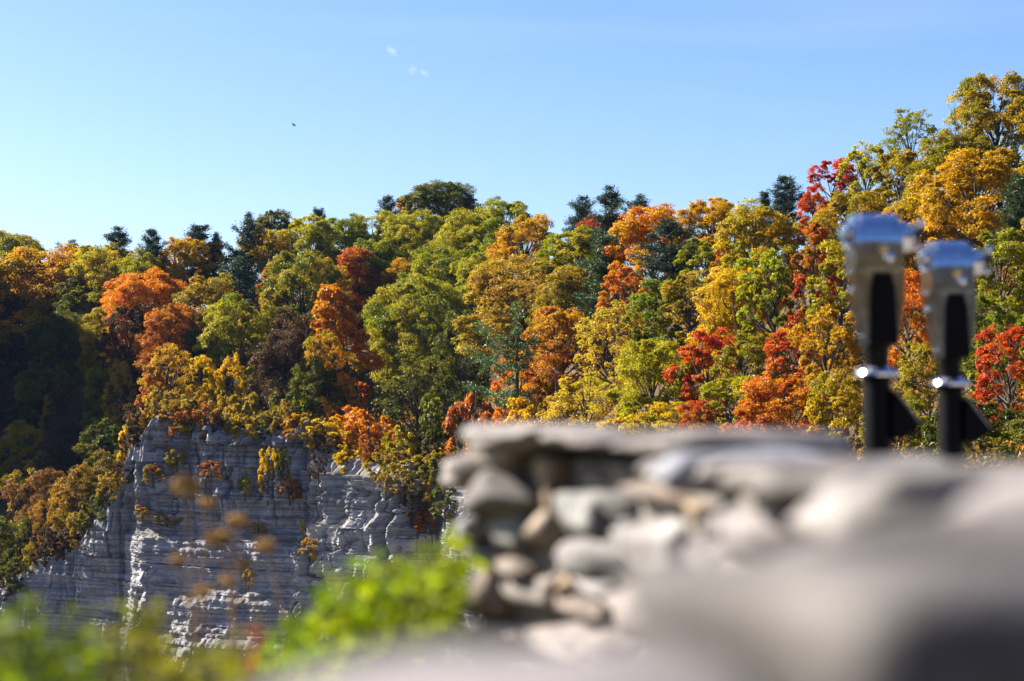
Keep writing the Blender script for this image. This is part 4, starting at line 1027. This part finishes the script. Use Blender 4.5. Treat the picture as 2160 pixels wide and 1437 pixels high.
    a, b = Vector((vx(1884), 0, vz(826))), Vector((vx(1934), 0, vz(893))); nn = Vector((b.z - a.z, 0, -(b.x - a.x))).normalized() * -1
    nn = nn if nn.z > 0 else -nn
    mb.prism([(a.x + nn.x * .001, a.z + nn.z * .001), (b.x + nn.x * .001, b.z + nn.z * .001), (b.x + nn.x * .007, b.z + nn.z * .007), (a.x + nn.x * .007, a.z + nn.z * .007)], -.044, .044, 'y'); link('coin_plate', mb.mesh('coin_plate', plain('worn_steel', (.3, .3, .31), .4, 1.0), True), t)
    mb = MB(); mb.lathe([(.15, 0), (.15, .012), (.07, .02), (.062, .05)], 36); link('base_plate', mb.mesh('base_plate', M_BLACK, True), t)
    return t
def copy_tree(o, parent=None):
    c = o.copy(); col.objects.link(c); c.parent = parent
    for ch in list(o.children): copy_tree(ch, c)
    return c
v1 = make_viewer('larger nearer chrome coin viewer on a black post behind the wall')
v2 = copy_tree(v1); v2['label'] = 'smaller farther chrome coin viewer, right one of the two'
v1.location = ((1850 - 1080) / F * 7.0, 7.0, 0.06)
v2.location = ((2005 - 1080) / F * 7.87, 7.87, 0.06)

# ------------------------------------------------------------------ plants on the bank in front
def leaf_plant(name, base, stems, nleaf, lsize, colr, second, label, cat, group=None, spread=.12, mat=None, stalk=None, seed=0):
    """stems: list of tip points (world); leaves along the upper part of each stem"""
    g = np.random.default_rng(seed); base = Vector(base)
    t = empty(name, base); tag(t, label, cat, group)
    mb = MB(); Ps, Ns, Ts, Vs = [], [], [], []
    for tip in stems:
        tip = Vector(tip) - base; b0 = Vector((g.normal(0, .04), g.normal(0, .04), -.05))
        md = b0.lerp(tip, .5) + Vector((g.normal(0, .05), g.normal(0, .05), .06)) * tip.length
        mb.tube([b0, md, tip], [.006, .004, .0015], 5, False)
        cr = g.random()
        f = g.uniform(.32, 1.02, nleaf)
        for q in f:
            p = np.array(b0.lerp(md, q * 2) if q < .5 else md.lerp(tip, (q - .5) * 2)) + g.normal(0, spread, 3) * (1.1 - q * .6)
            Ps.append(p); Ns.append(np.array([0, -.1, .8]) + g.normal(0, .5, 3)); Ts.append(g.normal(0, 1, 3) + np.array([0, 0, .4]))
            Vs.append([g.random(), cr, g.random(), 1])
    P = np.array(Ps)
    me = leaf_quads('leaves', P, np.array(Ns), lsize * g.uniform(.7, 1.3, len(P)), g.uniform(.4, .55, (len(P), 1)), np.array(Vs), M_BUSHLEAF, np.array(Ts), .1)
    me_o = link('foliage', me, t); me_o.color = (*colr, 1); me_o['second_colour'] = second
    link('stems', mb.mesh('stems', stalk or M_STALK, True), t)
    return t
g2 = np.random.default_rng(3)
tips = []
for i in range(108):
    px = g2.uniform(575, 990); f = min(1, (px - 575) / 370)
    top = 1290 - 175 * f ** .8 + (30 if px < 640 else 0)
    row = g2.uniform(top, 1375 + 45 * f); d = g2.uniform(3.3, 4.2)
    tips.append(at(px, row, d))
leaf_plant('green_bush', (-.30, 3.8, -.03), tips, 26, .046, (.11, .18, .003), (.24, .26, .004), 'bright lime green leafy bush left of the stone wall', 'bush', None, .035, seed=1)
leaf_plant('red_sprig', (-.45, 3.2, -.02), [at(545, 1293, 3.1), at(556, 1300, 3.12)], 9, .04, (.75, .08, .02), (.7, .16, .03), 'single orange red sprig at the left tip of the green bush', 'plant', None, .012, seed=2)
WEED = [(30, 1290), (75, 1270), (120, 1310), (165, 1300), (215, 1330), (10, 1360), (100, 1360), (275, 1270), (320, 1290), (250, 1360), (380, 1345), (450, 1370), (60, 1330), (150, 1350), (500, 1360), (345, 1370), (195, 1385)]
for i, (px, row) in enumerate(WEED):
    d = 2.7 + .8 * g2.random(); tp = at(px, row, d)
    st = [tp] + [at(px + g2.normal(0, 28), row + g2.uniform(10, 70), d + g2.normal(0, .08)) for _ in range(5)]
    dull = px > 240
    leaf_plant('weed_plant', (tp.x + g2.normal(0, .03), d, -.02), st, 16, .040, (.055, .095, .006) if not dull else (.14, .12, .02), (.13, .14, .008), f'blurred leafy weed at the bottom edge, {ordinal(sorted(q_[0] for q_ in WEED).index(px) + 1)} from the left corner', 'weed', 'weeds along the bottom left edge', .03, seed=20 + i)
# dried seed-head stalks
HEADS = [(393, 1025, 1.5), (437, 1062, 1.0), (503, 1098, 1.2), (462, 1135, 1.3), (560, 1150, 1.1), (515, 1188, .9), (428, 1248, 1.0), (375, 1180, .8), (480, 1225, .9)]
for i, (px, row, s) in enumerate(HEADS):
    d = 4.3 + .6 * g2.random(); s *= 1.35; tp = at(px, row, d); bs_ = Vector((tp.x + g2.normal(.03, .04), d, -.02))
    t = empty('seed_stalk', bs_); tag(t, f'thin dry stalk whose tan seed head is {ordinal(sorted(q_[1] for q_ in HEADS).index(row) + 1)} highest before the cliff', 'stalk', 'dry seed stalks before the cliff')
    mb = MB(); e = tp - bs_; mb.tube([(0, 0, -.03), e * .5 + Vector((.01, 0, 0)), e], [.005, .004, .002], 5); link('stem', mb.mesh('stem', M_DRYSTALK, True), t)
    P = np.array(e) + unit(g2.normal(size=(120, 3))) * g2.random((120, 1)) ** .33 * np.array([.018, .015, .011]) * s
    sm = leaf_quads('seed_head', P, g2.normal(size=(120, 3)), np.full(120, .011) * s, np.full((120, 1), .6), np.ones((120, 4)), M_SEED)
    link('seed_head', sm, t)

# ------------------------------------------------------------------ bird, clouds
b = MB(); d = 470
def wing(sg):
    pts = [(0, .17, .0), (.35 * sg, .2, .06), (.85 * sg, .1, .15), (.9 * sg, -.02, .16), (.7 * sg, -.14, .12), (.3 * sg, -.17, .05), (0, -.16, 0)]
    n = len(pts); b0 = len(b.v)
    for z in (.018, -.018):
        for p in pts: b.v.append((p[0], p[1], p[2] + z))
    b.f.append(tuple(b0 + k for k in range(n))); b.f.append(tuple(b0 + n + k for k in reversed(range(n))))
    for k in range(n):
        k2 = (k + 1) % n; b.f.append((b0 + k2, b0 + k, b0 + n + k, b0 + n + k2))
wing(1); wing(-1)
b.tube([(0, .42, .02), (0, .33, .03), (0, .2, 0), (0, 0, -.02), (0, -.25, 0), (0, -.5, .01)], [.012, .05, .09, .1, .07, .10], 10)
o = link('bird', b.mesh('bird', M_BIRD, True)); o.location = at(620, 264, d); o.rotation_euler = (R(-12), R(18), R(70))
tag(o, 'lone dark bird soaring in the blue sky above the left trees', 'bird')

m = bpy.data.materials.new('cloud_vapour'); m.use_nodes = True; ns = m.node_tree.nodes; ls = m.node_tree.links
ns.remove(ns['Principled BSDF'])
pv = ns.new('ShaderNodeVolumePrincipled'); pv.inputs['Color'].default_value = (1, 1, 1, 1); pv.inputs['Anisotropy'].default_value = 0.4
tc = nd(ns, 'ShaderNodeTexCoord'); ln = nd(ns, 'ShaderNodeVectorMath', operation='LENGTH'); ls.new(tc.outputs['Object'], ln.inputs[0])
fall = mathn(ns, ls, 'SUBTRACT', 1.0, ln.outputs['Value'], True)
nz = noise(ns, ls, 1.7, 4, 0.6, tc.outputs['Object'])
dn = mathn(ns, ls, 'MULTIPLY', mathn(ns, ls, 'MULTIPLY', fall, mathn(ns, ls, 'SUBTRACT', nz, 0.40, True)), 0.06)
ls.new(dn, pv.inputs['Density']); ls.new(pv.outputs[0], ns['Material Output'].inputs['Volume'])
for px, row, sx, sz, rot, lab in [(826, 107, 19, 10, 48, 'upper of three tiny white cloud wisps'), (870, 147, 13, 14, 20, 'round lower left wisp of the three tiny clouds'), (895, 154, 16, 8, 42, 'slanting lower right wisp of the three tiny clouds')]:
    d = 4000; s = d / F
    me = STONES[0].copy(); me.name = 'cloud'
    vv = np.zeros(len(me.vertices) * 3); me.vertices.foreach_get('co', vv); vv = unit(vv.reshape(-1, 3)) * 1.02; me.vertices.foreach_set('co', vv.ravel()); me.materials.clear(); me.materials.append(m)
    o = link('cloud', me); o.location = at(px, row, d); o.scale = (sx * s, sx * s, sz * s); o.rotation_euler = (0, R(rot), 0)
    tag(o, lab, 'cloud', 'tiny clouds')

# ------------------------------------------------------------------ the air over the gorge
m = bpy.data.materials.new('air'); m.use_nodes = True; ns = m.node_tree.nodes; ls = m.node_tree.links
ns.remove(ns['Principled BSDF'])
pv = ns.new('ShaderNodeVolumePrincipled'); pv.inputs['Color'].default_value = (0.35, 0.55, 1.0, 1); pv.inputs['Density'].default_value = 0.000024; pv.inputs['Anisotropy'].default_value = 0.2
ls.new(pv.outputs[0], ns['Material Output'].inputs['Volume'])
mb = MB(); mb.prism([(-700, -60), (700, -60), (700, 1000), (-700, 1000)], -47.0, 130.0, 'z')
o = link('haze', mb.mesh('haze', m)); tag(o, 'thin bluish air over the gorge', 'haze', kind='stuff')
